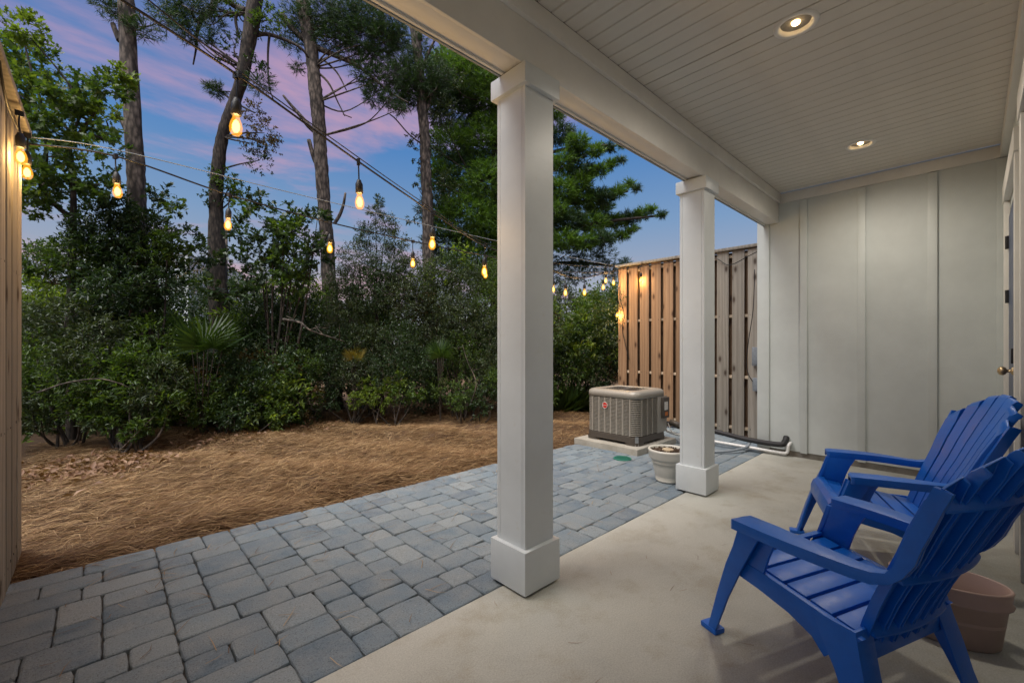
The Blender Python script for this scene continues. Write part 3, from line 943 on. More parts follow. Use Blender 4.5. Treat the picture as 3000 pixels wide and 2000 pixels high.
# pipes behind the column
def pipe(name, label, pts, r, mat, cat='pipe', k=10):
    mb = MB(); mb.tube(pts, r, k)
    o = mb.build(name, mat, None, smooth=True)
    return tag(o, label, cat)
def smooth_pts(pts, n=6):
    """Catmull-Rom through the points."""
    P_ = [Vector(p) for p in pts]; out = []
    for i in range(len(P_) - 1):
        p0 = P_[max(i - 1, 0)]; p1 = P_[i]; p2 = P_[i + 1]; p3 = P_[min(i + 2, len(P_) - 1)]
        for k in range(n):
            t = k / n
            out.append(0.5 * ((2 * p1) + (-p0 + p2) * t + (2 * p0 - 5 * p1 + 4 * p2 - p3) * t * t + (-p0 + 3 * p1 - 3 * p2 + p3) * t ** 3))
    out.append(P_[-1]); return out
pipe('refrigerant_pipe', 'thick black insulated pipe running low from the air conditioner to the end wall',
     smooth_pts([(5.548, 1.43, 0.20), (5.50, 1.435, 0.155), (5.44, 1.48, 0.125), (5.50, 1.85, 0.12), (5.55, 2.2, 0.15), (5.40, 2.65, 0.20), (5.12, 2.80, 0.24)]), 0.030, M['black'])
pipe('drain_pipe', 'white plastic drain pipe with an elbow below the black pipe',
     smooth_pts([(5.535, 1.385, 0.145), (5.475, 1.385, 0.135), (5.462, 1.39, 0.11), (5.460, 1.395, 0.065), (5.455, 1.41, 0.042), (5.45, 1.47, 0.036), (5.44, 2.0, 0.045), (5.42, 2.55, 0.06), (5.26, 2.70, 0.13)], 5), 0.017, M['pvc'])
pipe('conduit', 'grey flexible conduit curving over the pavers beneath the white pipe',
     smooth_pts([(5.53, 1.80, 0.11), (5.38, 1.80, 0.045), (5.10, 1.98, 0.012), (5.05, 2.25, 0.012), (5.3, 2.6, 0.03)]), 0.014, M['grey_plastic'])
pipe('power_whip', 'thin pale wire running from the air conditioner base along the pad',
     smooth_pts([(5.10, 2.60, 0.26), (5.13, 2.55, 0.14), (5.25, 2.50, 0.11), (5.42, 2.42, 0.10)]), 0.006, M['label'], 'wire')
lv = MB(); lv.tube([(5.36, 2.70, 0.225), (5.36, 2.55, 0.19)], 0.042, 14); tag(lv.build('filter_drier', M['ac_dark'], None, smooth=True), 'short dark cylinder fitted on the black pipe by the unit', 'pipe fitting')
eb = empty('electrical_box', (6.12, 1.895, 1.08)); tag(eb, 'grey electrical disconnect box on the fence beside the wall corner', 'electrical box')
b_ = MB(); b_.box(-0.05, 0.019, -0.06, 0.06, -0.12, 0.12); b_.build('housing', M['grey_plastic'], eb, 0.006)
b_ = MB(); b_.box(-0.058, -0.051, -0.055, 0.055, -0.10, 0.11); b_.build('cover', M['grey_plastic'], eb, 0.003)
ob = empty('outlet_box', (6.12, 1.90, 0.72)); tag(ob, 'clear weatherproof outlet cover low on the fence by the wall corner', 'outlet')
b_ = MB(); b_.box(-0.02, 0.019, -0.04, 0.04, -0.07, 0.07); b_.build('housing', M['steel'], ob, 0.005)
b_ = MB(); b_.box(-0.05, -0.021, -0.05, 0.05, -0.085, 0.085); b_.build('cover', M['grey_plastic'], ob, 0.012)

# drain grate
dg = empty('drain_grate', (4.08, 2.60, -0.004)); tag(dg, 'round green plastic drain grate set in the pavers', 'drain cover')
b_ = MB(); b_.lathe([(0.0, 0.0), (0.095, 0.0), (0.095, 0.010), (0.086, 0.014), (0.080, 0.010), (0.080, 0.004), (0.0, 0.004)], 28); b_.build('grate_frame', M['green_plastic'], dg)
for k in range(-6, 7):
    y = k * 0.012; w_ = math.sqrt(max(0.0001, 0.08 ** 2 - y * y))
    b_ = MB(); b_.box(-w_, w_, y - 0.0032, y + 0.0032, 0.005, 0.013); b_.build('grate_bar', M['green_plastic'], dg)

# ------------------------------------------------------------------ pots
pc = W(1957, 1330, 3.93)
pt = empty('flower_pot', (pc[0], pc[1], 0.0)); tag(pt, 'cream round flower pot with ringed sides beside the far column', 'flower pot')
b_ = MB()
b_.lathe([(0.0, 0.0), (0.100, 0.0), (0.106, 0.006), (0.107, 0.020), (0.103, 0.024), (0.110, 0.034), (0.106, 0.040), (0.113, 0.052), (0.128, 0.125), (0.137, 0.165), (0.142, 0.168), (0.140, 0.175), (0.145, 0.182), (0.143, 0.189), (0.149, 0.196), (0.160, 0.203), (0.168, 0.215), (0.168, 0.262), (0.172, 0.268), (0.174, 0.280), (0.168, 0.288), (0.158, 0.288), (0.153, 0.280), (0.150, 0.25)], 40)
b_.build('pot_body', M['pot'], pt, smooth=True)
b_ = MB(); rr_ = random.Random(3)
b_.lathe([(0.155, 0.262), (0.10, 0.268), (0.05, 0.262), (0.0, 0.266)], 24); b_.build('soil', M['soil'], pt)
b_ = MB()
for k in range(150):
    a = rr_.uniform(0, 6.28); r_ = 0.145 * math.sqrt(rr_.random()); s_ = rr_.uniform(0.006, 0.014)
    q = Matrix.Translation((r_ * math.cos(a), r_ * math.sin(a), 0.268)) @ Matrix.Rotation(rr_.uniform(0, 6), 4, Vector((rr_.random(), rr_.random(), rr_.random())))
    b_.box(-s_, s_, -s_ * 0.6, s_ * 0.6, -s_ * 0.4, s_ * 0.4, mat=q)
o = b_.build('bark_chips', M['soil'], pt); o['kind'] = 'stuff'
b_ = MB(); b_.lathe([(0.052, 0.262), (0.050, 0.282), (0.044, 0.286), (0.0, 0.286)], 20); b_.build('cut_stump', M['cork'], pt)

pp = empty('planter', (2.60, 0.075, 0.0), R(100)); tag(pp, 'dusty pink oval plastic planter behind the near blue chair', 'planter')
b_ = MB()
b_.lathe([(0.0, 0.0), (0.140, 0.0), (0.148, 0.008), (0.168, 0.172), (0.180, 0.176), (0.183, 0.186), (0.176, 0.194), (0.179, 0.232), (0.182, 0.240), (0.177, 0.246), (0.169, 0.243), (0.160, 0.10)], 48, sx=1.05, sy=0.66)
b_.build('planter_body', M['pot_pink'], pp, smooth=True)
b_ = MB(); b_.lathe([(0.158, 0.120), (0.08, 0.124), (0.0, 0.122)], 40, sx=1.05, sy=0.66); b_.build('fill', M['slab'], pp)

# ------------------------------------------------------------------ blue chairs
def sweep(mb, prof, offs):
    """prof: list of frames (origin, side axis, normal axis); offs: closed cross-section (s, n)."""
    n = len(offs); vs = []
    for i, (o, s, nn_) in enumerate(prof):
        of = offs[i] if isinstance(offs[0], list) else offs
        for (a, b) in of: vs.append(Vector(o) + Vector(s) * a + Vector(nn_) * b)
    n = len(offs[0]) if isinstance(offs[0], list) else n
    fs = []
    for i in range(len(prof) - 1):
        for j in range(n):
            l = (j + 1) % n
            fs.append((i * n + j, i * n + l, (i + 1) * n + l, (i + 1) * n + j))
    fs.append(tuple(reversed(range(n)))); fs.append(tuple((len(prof) - 1) * n + j for j in range(n)))
    mb.add(vs, fs)

def make_chair():
    root = empty('adirondack_chair')
    B = M['blue']
    # seat: five slats falling towards the back, first one rolled over the front edge
    prof = [(0.085, 0.335), (0.082, 0.362), (0.062, 0.385), (0.030, 0.388), (-0.035, 0.372), (-0.44, 0.232)]
    def seat_pt(y):
        return 0.376 + (y - 0.030) * (0.376 - 0.318) / (0.030 + 0.372)
    # front rolled slat
    pts = [(0.092, 0.285), (0.090, 0.330), (0.080, 0.358), (0.060, 0.374), (0.032, 0.377)]
    fr = []
    mb = MB()
    for i, (y, z) in enumerate(pts):
        a = Vector((0, pts[max(i - 1, 0)][0], pts[max(i - 1, 0)][1])); b = Vector((0, pts[min(i + 1, len(pts) - 1)][0], pts[min(i + 1, len(pts) - 1)][1]))
        t = (b - a).normalized(); fr.append(((0, y, z), (1, 0, 0), Vector((1, 0, 0)).cross(t)))
    sweep(mb, fr, [(-0.245, 0.0), (0.245, 0.0), (0.245, -0.012), (-0.245, -0.012)])
    mb.build('front_skirt', B, root, 0.002)
    ys = [(0.024, -0.044), (-0.056, -0.128), (-0.140, -0.212), (-0.224, -0.296), (-0.308, -0.372)]
    for ya, yb in ys:
        mb = MB()
        za, zb_ = seat_pt(ya), seat_pt(yb)
        w = 0.238
        mb.add([(-w, ya, za), (w, ya, za), (w, yb, zb_), (-w, yb, zb_), (-w, ya, za - 0.020), (w, ya, za - 0.020), (w, yb, zb_ - 0.020), (-w, yb, zb_ - 0.020)],
               [(0, 1, 2, 3), (7, 6, 5, 4), (0, 4, 5, 1), (1, 5, 6, 2), (2, 6, 7, 3), (3, 7, 4, 0)])
        mb.build('seat_slat', B, root, 0.004)
    for s in (-1, 1):
        # side rail under the slats, curving down into the rear leg
        mb = MB()
        top = [(0.07, 0.366), (-0.05, 0.358), (-0.20, 0.338), (-0.33, 0.320), (-0.40, 0.310)]
        bot = [(0.035, 0.300), (-0.05, 0.290), (-0.17, 0.266), (-0.25, 0.234), (-0.29, 0.190)]
        vs, fs = [], []
        for (y, z), (y2, z2) in zip(top, bot):
            for xx in (0.264, 0.240):
                vs.append((s * xx, y, z)); vs.append((s * (xx + 0.006), y2, z2))
        for i in range(len(top) - 1):
            a = i * 4; b = a + 4
            fs += [(a, b, b + 1, a + 1), (a + 2, a + 3, b + 3, b + 2), (a, a + 2, b + 2, b), (a + 1, b + 1, b + 3, a + 3)]
        fs += [(0, 1, 3, 2), (16, 18, 19, 17)]
        mb.add(vs, fs); mb.build('side_rail', B, root, 0.003)
        # rear leg: deep channel that flares out to the floor
        mb = MB()
        cl = [((0.252, -0.315, 0.325), 0.135), ((0.258, -0.335, 0.270), 0.120), ((0.270, -0.375, 0.180), 0.088), ((0.282, -0.408, 0.085), 0.066), ((0.294, -0.440, 0.0), 0.054)]
        rings = []
        for (x, y, z), w in cl:
            rings.append([(s * (x + 0.014), y + w / 2, z), (s * (x + 0.014), y - w / 2, z), (s * (x - 0.072), y - w / 2, z), (s * (x - 0.072), y - w / 2 + 0.010, z),
                          (s * (x + 0.002), y - w / 2 + 0.012, z), (s * (x + 0.002), y + w / 2, z)])
        loft(mb, rings, True, True); mb.build('rear_leg', B, root, 0.003)
        # front leg: L-shaped channel from arm to floor with a turned-out foot
        mb = MB()
        cl = [(0.300, -0.036, 0.515, 0.096), (0.296, 0.004, 0.42, 0.078), (0.290, 0.048, 0.33, 0.070), (0.287, 0.102, 0.19, 0.052), (0.284, 0.158, 0.020, 0.038), (0.284, 0.162, 0.0, 0.038)]
        rings = []
        for x, y, z, w in cl:
            rings.append([(s * x, y + w / 2, z), (s * x, y - w / 2, z), (s * (x - 0.012), y - w / 2, z), (s * (x - 0.012), y + w / 2 - 0.014, z),
                          (s * (x - 0.052), y + w / 2 - 0.014, z), (s * (x - 0.052), y + w / 2, z)])
        loft(mb, rings, True, True)
        mb.build('front_leg', B, root, 0.003)
        mb = MB(); mb.box(min(s * 0.232, s * 0.287), max(s * 0.232, s * 0.287), 0.135, 0.215, 0.0, 0.022); mb.build('foot', B, root, 0.005)
        # inner cheek between arm and seat
        mb = MB()
        ch = [(-0.130, 0.515), (0.020, 0.515), (0.080, 0.330), (-0.060, 0.335), (-0.085, 0.42), (-0.105, 0.47)]
        n = len(ch)
        vs = [(s * 0.262, y, z) for y, z in ch] + [(s * 0.248, y, z) for y, z in ch]
        mb.add(vs, [tuple(range(n)), tuple(reversed(range(n, 2 * n)))] + [(i, (i + 1) % n, n + (i + 1) % n, n + i) for i in range(n)])
        mb.build('arm_support', B, root, 0.003)
        # arm: broad at the front, drawn in and swept up into the edge of the back
        mb = MB()
        ax = [(0.012, 0.270, 0.3400, 0.546), (0.0, 0.2475, 0.3480, 0.550), (-0.12, 0.248, 0.350, 0.551), (-0.22, 0.250, 0.340, 0.549), (-0.31, 0.246, 0.320, 0.545), (-0.38, 0.240, 0.300, 0.541), (-0.43, 0.232, 0.284, 0.541),
              (-0.462, 0.229, 0.272, 0.550), (-0.476, 0.231, 0.266, 0.572), (-0.490, 0.237, 0.266, 0.610), (-0.508, 0.246, 0.271, 0.665), (-0.538, 0.259, 0.280, 0.735), (-0.563, 0.272, 0.289, 0.797), (-0.585, 0.281, 0.297, 0.845)]
        rings = []
        for i, (y, xi, xo, z) in enumerate(ax):
            k = min(1.0, max(0.0, (i - 6) / 3))
            dy, dz = 0.040 * k, -0.037 * (1 - k) - 0.010 * k
            rings.append([(s * xi, y, z), (s * xo, y, z), (s * xo, y - dy, z + dz), (s * (xo - 0.010), y - dy, z + dz), (s * (xo - 0.011), y - dy * 0.35, z - 0.012 * (1 - k)), (s * (xi + 0.011), y - dy * 0.35, z - 0.012 * (1 - k)), (s * (xi + 0.010), y - dy, z + dz), (s * xi, y - dy, z + dz)])
        loft(mb, rings, True, True); mb.build('arm', B, root, 0.002)
    # back: seven tall channel slats in a shallow hollow fan
    pb = [(-0.370, 0.270), (-0.395, 0.345), (-0.428, 0.430), (-0.470, 0.520), (-0.515, 0.610), (-0.555, 0.700), (-0.600, 0.795), (-0.645, 0.885), (-0.690, 0.975)]
    tops = {0: 0.972, 1: 0.960, 2: 0.920, 3: 0.855}
    def interp(z):
        for (y0, z0), (y1, z1) in zip(pb, pb[1:]):
            if z <= z1 + 1e-9: return y0 + (y1 - y0) * (z - z0) / (z1 - z0)
        return pb[-1][0]
    def hol(z): return 0.0042 * min(1.0, 0.5 + (z - 0.27) * 1.2)
    def half(z):     # half width of the fan at a height
        return float(np.interp(z, [0.27, 0.45, 0.55, 0.85, 1.0], [0.205, 0.215, 0.228, 0.285, 0.300]))
    for k in range(-3, 4):
        top = tops[abs(k)]
        zs = [z for _, z in pb if z < top - 0.03] + [top - 0.018, top - 0.004, top]
        rings = []
        for i, z in enumerate(zs):
            pwid = 2 * half(z) / 7
            cx = k * pwid
            y = interp(z) + hol(z) * k * k
            z2 = min(z + 0.02, 0.975); z1_ = max(z - 0.02, 0.271)
            t = Vector((0, interp(z2) - interp(z1_), z2 - z1_)).normalized()
            yaw = -math.atan2(2 * hol(z) * k, pwid)
            sax = Vector((math.cos(yaw), -math.sin(yaw), 0))
            nax = sax.cross(t).normalized()
            if nax.y < 0: nax = -nax
            h_ = pwid / 2 - 0.0035
            d_ = 0.034 if i < len(zs) - 1 else 0.012
            f_ = 0.005
            o_ = Vector((cx, y, z))
            back = (0.0 if i < len(zs) - 2 else -0.006 * (i - len(zs) + 3))
            sl = 0.012 if i >= len(zs) - 3 else 0.0       # the outer slats' tops slope down to the side
            cs = [(-h_, 0 + back), (h_, 0 + back), (h_, -d_), (h_ - f_, -d_), (h_ - f_ - 0.001, -0.009), (-h_ + f_ + 0.001, -0.009), (-h_ + f_, -d_), (-h_, -d_)]
            ring = []
            for a, b in cs:
                p = o_ + sax * a + nax * b
                p.z -= sl * (a / h_) * k * 0.55
                ring.append(tuple(p))
            rings.append(ring)
        mb = MB(); loft(mb, rings, True, True)
        mb.build('back_slat', B, root, 0.0015, seg=1)
    # cross ribs behind the back
    for z in (0.330, 0.540, 0.80):
        mb = MB(); rings = []
        w = half(z) - 0.004
        for i in range(13):
            q = -1 + 2 * i / 12
            y = interp(z) + hol(z) * (3 * q) ** 2 - 0.010
            rings.append([(q * w, y, z + 0.020), (q * w, y, z - 0.020), (q * w, y - 0.026, z - 0.026), (q * w, y - 0.026, z - 0.020)])
        loft(mb, rings, True, True); mb.build('back_rib', B, root)
    # rear apron below the seat
    mb = MB(); mb.box(-0.235, 0.235, -0.392, -0.380, 0.225, 0.285); mb.build('rear_apron', B, root, 0.003)
    return root
ch1 = make_chair()
ch1.location = (2.091, 0.515, 0.0); ch1.rotation_euler = (0, 0, math.atan2(-0.355, 0.936))
tag(ch1, 'near blue plastic garden chair seen from behind its arm, in front of the pink planter', 'chair', 'blue plastic chairs on the porch')
ch2 = copy_tree(ch1)
ch2.location = (3.114, 0.536, 0.0); ch2.rotation_euler = (0, 0, math.atan2(0.347, 0.938))
tag(ch2, 'farther blue plastic garden chair with its tall slatted back against the house wall', 'chair', 'blue plastic chairs on the porch')

# ------------------------------------------------------------------ string lights
def cable(name, label, pts, r=0.005, n=8, mat=None, k=6):
    mb = MB(); mb.tube(smooth_pts(pts, n), r, k)
    return tag(mb.build(name, mat or M['cable'], None, smooth=True), label, 'cable')
def sag(a, b, s, n=10):
    a, b = Vector(a), Vector(b)
    return [a.lerp(b, t) - Vector((0, 0, s * 4 * t * (1 - t))) for t in [i / n for i in range(n + 1)]]

def bulb_proto():
    root = empty('string_light_bulb')
    mb = MB(); mb.tube([(0, 0, 0.0), (0.004, 0, -0.05), (0, 0, -0.105)], 0.0045, 6)
    mb.box(-0.018, 0.018, -0.010, 0.010, -0.016, 0.012)
    mb.build('drop_cord', M['cable'], root)
    mb = MB(); mb.lathe([(0.0, -0.100), (0.012, -0.100), (0.016, -0.112), (0.022, -0.122), (0.023, -0.170), (0.019, -0.174), (0.0, -0.174)], 16)
    mb.build('socket', M['cable'], root, smooth=True)
    mb = MB(); mb.lathe([(0.014, -0.174), (0.016, -0.186), (0.024, -0.204), (0.0285, -0.224), (0.026, -0.244), (0.016, -0.257), (0.0, -0.261)], 18)
    g = mb.build('bulb_glass', M['bulb_glass'], root, smooth=True)
    lt = bpy.data.lights.new('bulb_light', 'POINT')
    lt.energy = BULB_W; lt.color = (1.0, 0.58, 0.20); lt.shadow_soft_size = 0.03
    lo = bpy.data.objects.new('bulb_light', lt); COL.objects.link(lo)
    lo.parent = root; lo.location = (0, 0, -0.222)
    mb = MB(); mb.lathe([(0.0, -0.192), (0.009, -0.198), (0.016, -0.214), (0.016, -0.230), (0.009, -0.243), (0.0, -0.246)], 10)
    mb.build('filament', M['filament'], g, smooth=True)
    return root
BULB_W = 4.5
def place_bulb(p, label, first=[None]):
    """p: centre of the glass."""
    if first[0] is None:
        first[0] = bulb_proto(); o = first[0]
    else:
        o = copy_tree(first[0])
    o.location = (p[0], p[1], p[2] + 0.222)
    o.rotation_euler = (random.uniform(-0.05, 0.05), random.uniform(-0.05, 0.05), random.uniform(0, 6))
    o.scale = (0.88, 0.88, 1.0)
    tag(o, label, 'light bulb', 'bulbs of the string lights')
    return o
pA = [W(695, 372, 1.85), W(1050, 592, 2.38), W(1269, 716, 3.05), W(1421, 795, 3.75)]
cA = [Vector(p) + Vector((0, 0, 0.222)) for p in pA]
def ext(p, q, t): return Vector(p) + (Vector(q) - Vector(p)) * t
endR = Vector((6.11, 3.98, 2.46))
startA = Vector(W(318, -25, 1.45))
lineA = [startA] + cA + [Vector(W(1618, 790, 4.55)), Vector(W(1700, 815, 5.4)), endR]
cable('string_light_cable', 'black light cable strung from the upper left over the pavers to the far fence', lineA, 0.0055)
cable('guide_wire', 'thin guide wire following the near string of lights', [startA + Vector((0.02, 0.05, 0.10))] + [c + Vector((0.0, 0.02, 0.035)) for c in cA] + [Vector(W(1620, 770, 4.6)), endR + Vector((0, 0, 0.03))], 0.003)
pB = [W(338, 562, 2.70), W(672, 660, 3.16), W(967, 728, 3.70), W(1210, 772, 4.32), W(1425, 806, 5.0)]
cB = [Vector(p) + Vector((0, 0, 0.222)) for p in pB]
startB = Vector((-0.34, 3.80, 2.40))
lineB = [startB] + cB + [Vector(W(1650, 795, 5.9)), endR - Vector((0, 0, 0.03))]
cable('string_light_cable', 'black light cable strung before the trees from left fence to far fence', lineB, 0.0055)
cable('guide_wire', 'thin pale guide wire just above the farther string of lights', [startB + Vector((0, 0, 0.04))] + sag(cB[0] + Vector((0, 0, 0.04)), endR + Vector((0, 0, 0.05)), 0.03, 6), 0.003, mat=M['grey_plastic'])
fenceL = [Vector((-0.33, 2.75, 2.62 - 0.10)), Vector((-0.335, 3.05, 2.37)), Vector((-0.335, 3.36, 2.36)), Vector((-0.335, 3.74, 2.40)), startB]
cable('string_light_cable', 'black light cable pinned along the top of the left fence', fenceL, 0.0055)
pR = [(W(1897, 824, 7.05), 'lit bulb against the far fence boards behind the far column')]
fR = [endR, Vector((6.10, 3.7, 2.45)), Vector((6.11, 3.35, 2.455)), Vector((6.11, 2.9, 2.45)), Vector((6.11, 2.45, 2.42)), Vector((6.11, 2.25, 2.30)), Vector((6.09, 2.0, 2.38)), Vector((6.10, 1.86, 2.44))]
cable('string_light_cable', 'black light cable running along under the cap of the far fence', fR, 0.0055)
cable('string_light_cable', 'black light cable looped down the outer edge of the far fence',
      [endR, (6.115, 3.96, 2.2), (6.11, 3.93, 1.95), (6.11, 3.86, 1.72), (6.115, 3.90, 1.5), (6.11, 3.84, 1.25), (6.12, 3.78, 1.0)], 0.006)
cable('extension_cord', 'thin black cord hanging down the fence beside the white wall corner',
      [(6.10, 1.93, 2.2), (6.08, 1.94, 1.7), (6.07, 1.99, 1.3), (6.07, 2.02, 1.0), (6.06, 1.99, 0.85), (6.06, 1.94, 0.76)], 0.005)
BULBS = [
    (pA[0], 'lit bulb hanging in front of the leaning oak trunk, highest in the picture'),
    (pA[1], 'lit bulb hanging alone against open blue sky'),
    (pA[2], 'lit bulb in front of the slim pine trunk left of the near column'),
    (pA[3], 'upper of two lit bulbs close together just left of the near column'),
    (pB[0], 'lit bulb in front of the thick left pine trunk'),
    (pB[1], 'lit bulb beside the thin pole right of the leaning oak'),
    (pB[2], 'lit bulb in front of the lower part of the third tall trunk'),
    (pB[3], 'lit bulb against dark bushes between two bulbs, lowest before the near column'),
    (pB[4], 'lower of two lit bulbs close together just left of the near column'),
    ((-0.318, 3.34, 2.185), 'lit bulb hanging against the left fence boards'),
    ((-0.328, 3.745, 2.215), 'lit bulb at the outer end of the left fence'),
    (W(1622, 848, 5.1), 'lit bulb just right of the near column, partly hidden by it'),
    (W(1657, 858, 5.5), 'second lit bulb right of the near column'),
    (W(1712, 858, 5.95), 'third lit bulb right of the near column'),
    (W(1768, 842, 6.6), 'lowest bulb of the tight cluster by the far fence corner'),
    (W(1775, 823, 6.9), 'top bulb of the tight cluster by the far fence corner'),
    (W(1797, 829, 7.0), 'bulb of the cluster closest to the far fence corner'),
    ((6.095, 3.55, 2.235), 'lit bulb hanging against the far fence boards'),
    ((6.085, 3.965, 1.71), 'lit bulb hanging lowest, on the edge of the far fence'),
]
cable('string_light_cable', 'short slack light cable from behind the near column to the far fence corner',
      [Vector(p) + Vector((0, 0, 0.215)) for p in (W(1540, 845, 4.7), W(1622, 848, 5.1), W(1657, 858, 5.5), W(1712, 858, 5.95), W(1768, 842, 6.6))] + [endR - Vector((0.02, 0.0, 0.08))], 0.005)
for p, lab in BULBS:
    o = place_bulb(p, lab)

# ------------------------------------------------------------------ plants
def unit(a):
    return a / np.maximum(np.linalg.norm(a, axis=-1, keepdims=True), 1e-9)
def rand_dirs(n):
    return unit(RNG.normal(size=(n, 3)))

def leaf_geo(P_, D, N, L, Wd, fold=0.25, curl=0.15):
    """Folded kite-shaped leaves: two triangles each."""
    D = unit(D); S = unit(np.cross(D, N)); N2 = np.cross(S, D)
    L = L[:, None]; Wd = Wd[:, None]
    base = P_
    tip = P_ + D * L - N2 * L * curl
    mid = P_ + D * L * 0.45
    l = mid + S * Wd * 0.5 + N2 * Wd * fold
    r = mid - S * Wd * 0.5 + N2 * Wd * fold
    V = np.stack([base, r, tip, l], 1).reshape(-1, 3)
    i = np.arange(len(P_)) * 4
    F = np.concatenate([np.stack([i, i + 1, i + 2], 1), np.stack([i, i + 2, i + 3], 1)])
    return V, F
def lobed_geo(P_, D, N, L, Wd):
    """Oak leaves with two pairs of lobes: eight triangles each."""
    D = unit(D); S = unit(np.cross(D, N)); N2 = np.cross(S, D)
    L = L[:, None]; Wd = Wd[:, None]
    def q(t, s, z=0.0): return P_ + D * L * t + S * Wd * s + N2 * Wd * z
    vs = [q(0, 0), q(0.30, 0.16, 0.03), q(0.42, 0.50, 0.10), q(0.52, 0.17, 0.03), q(0.74, 0.42, 0.08), q(0.78, 0.14, 0.02), q(1.0, 0.0, -0.08),
          q(0.78, -0.14, 0.02), q(0.74, -0.42, 0.08), q(0.52, -0.17, 0.03), q(0.42, -0.50, 0.10), q(0.30, -0.16, 0.03)]
    V = np.stack(vs, 1).reshape(-1, 3)
    tr = [(0, 1, 11), (1, 2, 3), (11, 9, 10), (1, 3, 9), (1, 9, 11), (3, 4, 5), (9, 7, 8), (3, 5, 7), (3, 7, 9), (5, 6, 7)]
    i = np.arange(len(P_))[:, None] * 12
    F = np.concatenate([i + np.array(t)[None, :] for t in tr])
    return V, F

def blob_leaves(c, rad, n, L, Wd, kind='leaf', per=14, up=0.25, droop=0.0, inner=0.25):
    """Leaves on twigs spread through an ellipsoid. Returns (V, F) for leaves and twig segments."""
    c = np.asarray(c, float); rad = np.asarray(rad if hasattr(rad, '__len__') else (rad,) * 3, float)
    nt_ = max(3, n // per)
    d = rand_dirs(nt_)
    rr = RNG.uniform(0.45, 1.0, nt_) ** 0.6
    tip = c + d * rad * rr[:, None]
    root = c + d * rad * (rr * RNG.uniform(inner, 0.7, nt_))[:, None] + RNG.normal(size=(nt_, 3)) * rad * 0.10
    tip[:, 2] += up * rad[2] * 0.2 - droop * rad[2]
    tt = RNG.uniform(0.15, 1.05, (nt_, per))
    Pp = root[:, None, :] + (tip - root)[:, None, :] * tt[..., None]
    sp = 0.10 * rad.mean()
    Pp = Pp + RNG.normal(size=Pp.shape) * sp * 0.45
    td = unit(tip - root)
    Dd = td[:, None, :] * 0.6 + RNG.normal(size=Pp.shape) * 0.75
    Dd[..., 2] += up * 0.4 - droop
    Nn = RNG.normal(size=Pp.shape) * 0.6; Nn[..., 2] += 0.9
    Pp, Dd, Nn = Pp.reshape(-1, 3), Dd.reshape(-1, 3), Nn.reshape(-1, 3)
    m_ = len(Pp)
    Ls = L * RNG.uniform(0.6, 1.25, m_); Ws = Wd * RNG.uniform(0.7, 1.2, m_)
    if kind == 'lobed': V, F = lobed_geo(Pp, Dd, Nn, Ls, Ws)
    else: V, F = leaf_geo(Pp, Dd, Nn, Ls, Ws)
    return V, F, (root, tip)

def needle_geo(c, rad, tufts, L=0.10, per=14, up=0.15, width=0.004, droop=0.0):
    """Tufts of needles at the ends of twigs."""
    c = np.asarray(c, float); rad = np.asarray(rad if hasattr(rad, '__len__') else (rad,) * 3, float)
    d = rand_dirs(tufts)
    rr = RNG.uniform(0.25, 1.0, tufts) ** 0.55
    pos = c + d * rad * rr[:, None]
    td = unit(d * np.array([1, 1, 0.6]) + np.array([0, 0, up - droop]) + RNG.normal(size=d.shape) * 0.35)
    along = RNG.uniform(-0.5, 0.4, (tufts, per))
    Pp = pos[:, None, :] + td[:, None, :] * (along * L * 1.5)[..., None]
    Dd = td[:, None, :] + RNG.normal(size=Pp.shape) * 0.55
    Pp, Dd = Pp.reshape(-1, 3), Dd.reshape(-1, 3)
    m_ = len(Pp)
    D = unit(Dd); S = unit(np.cross(D, RNG.normal(size=D.shape)))
    Ls = (L * RNG.uniform(0.7, 1.2, m_))[:, None]
    w = width * RNG.uniform(0.8, 1.3, m_)[:, None]
    V = np.stack([Pp + S * w, Pp - S * w, Pp + D * Ls], 1).reshape(-1, 3)
    i = np.arange(m_) * 3
    F = np.stack([i, i + 1, i + 2], 1)
    # keep each tuft as one shade: join its needles at their feet is not needed, islands vary
    return V, F, (pos - td * L * 1.2 + (c - pos) * 0.25, pos)

class Geo:
    def __init__(s): s.V = []; s.F = []; s.n = 0
    def add(s, V, F): s.V.append(V); s.F.append(F + s.n); s.n += len(V)
    def build(s, name, mat, parent=None, loc=(0, 0, 0)):
        V = np.concatenate(s.V) - np.asarray(loc, float); F = np.concatenate(s.F)
        return link(name, np_mesh(name, V, F, mat), parent)

def twig_geo(a, b, r=0.004):
    """Thin three-sided twigs, one per pair of points."""
    a = np.asarray(a); b = np.asarray(b); n = len(a)
    D = unit(b - a); S = unit(np.cross(D, RNG.normal(size=D.shape))); T = np.cross(D, S)
    vs = []
    for k in range(3):
        an = 2 * math.pi * k / 3
        vs.append(a + (S * math.cos(an) + T * math.sin(an)) * r)
    for k in range(3):
        an = 2 * math.pi * k / 3
        vs.append(b + (S * math.cos(an) + T * math.sin(an)) * r * 0.45)
    V = np.stack(vs, 1).reshape(-1, 3)
    i = np.arange(n)[:, None] * 6
    F = np.concatenate([i + np.array(t)[None, :] for t in ((0, 1, 4), (0, 4, 3), (1, 2, 5), (1, 5, 4), (2, 0, 3), (2, 3, 5))])
    return V, F

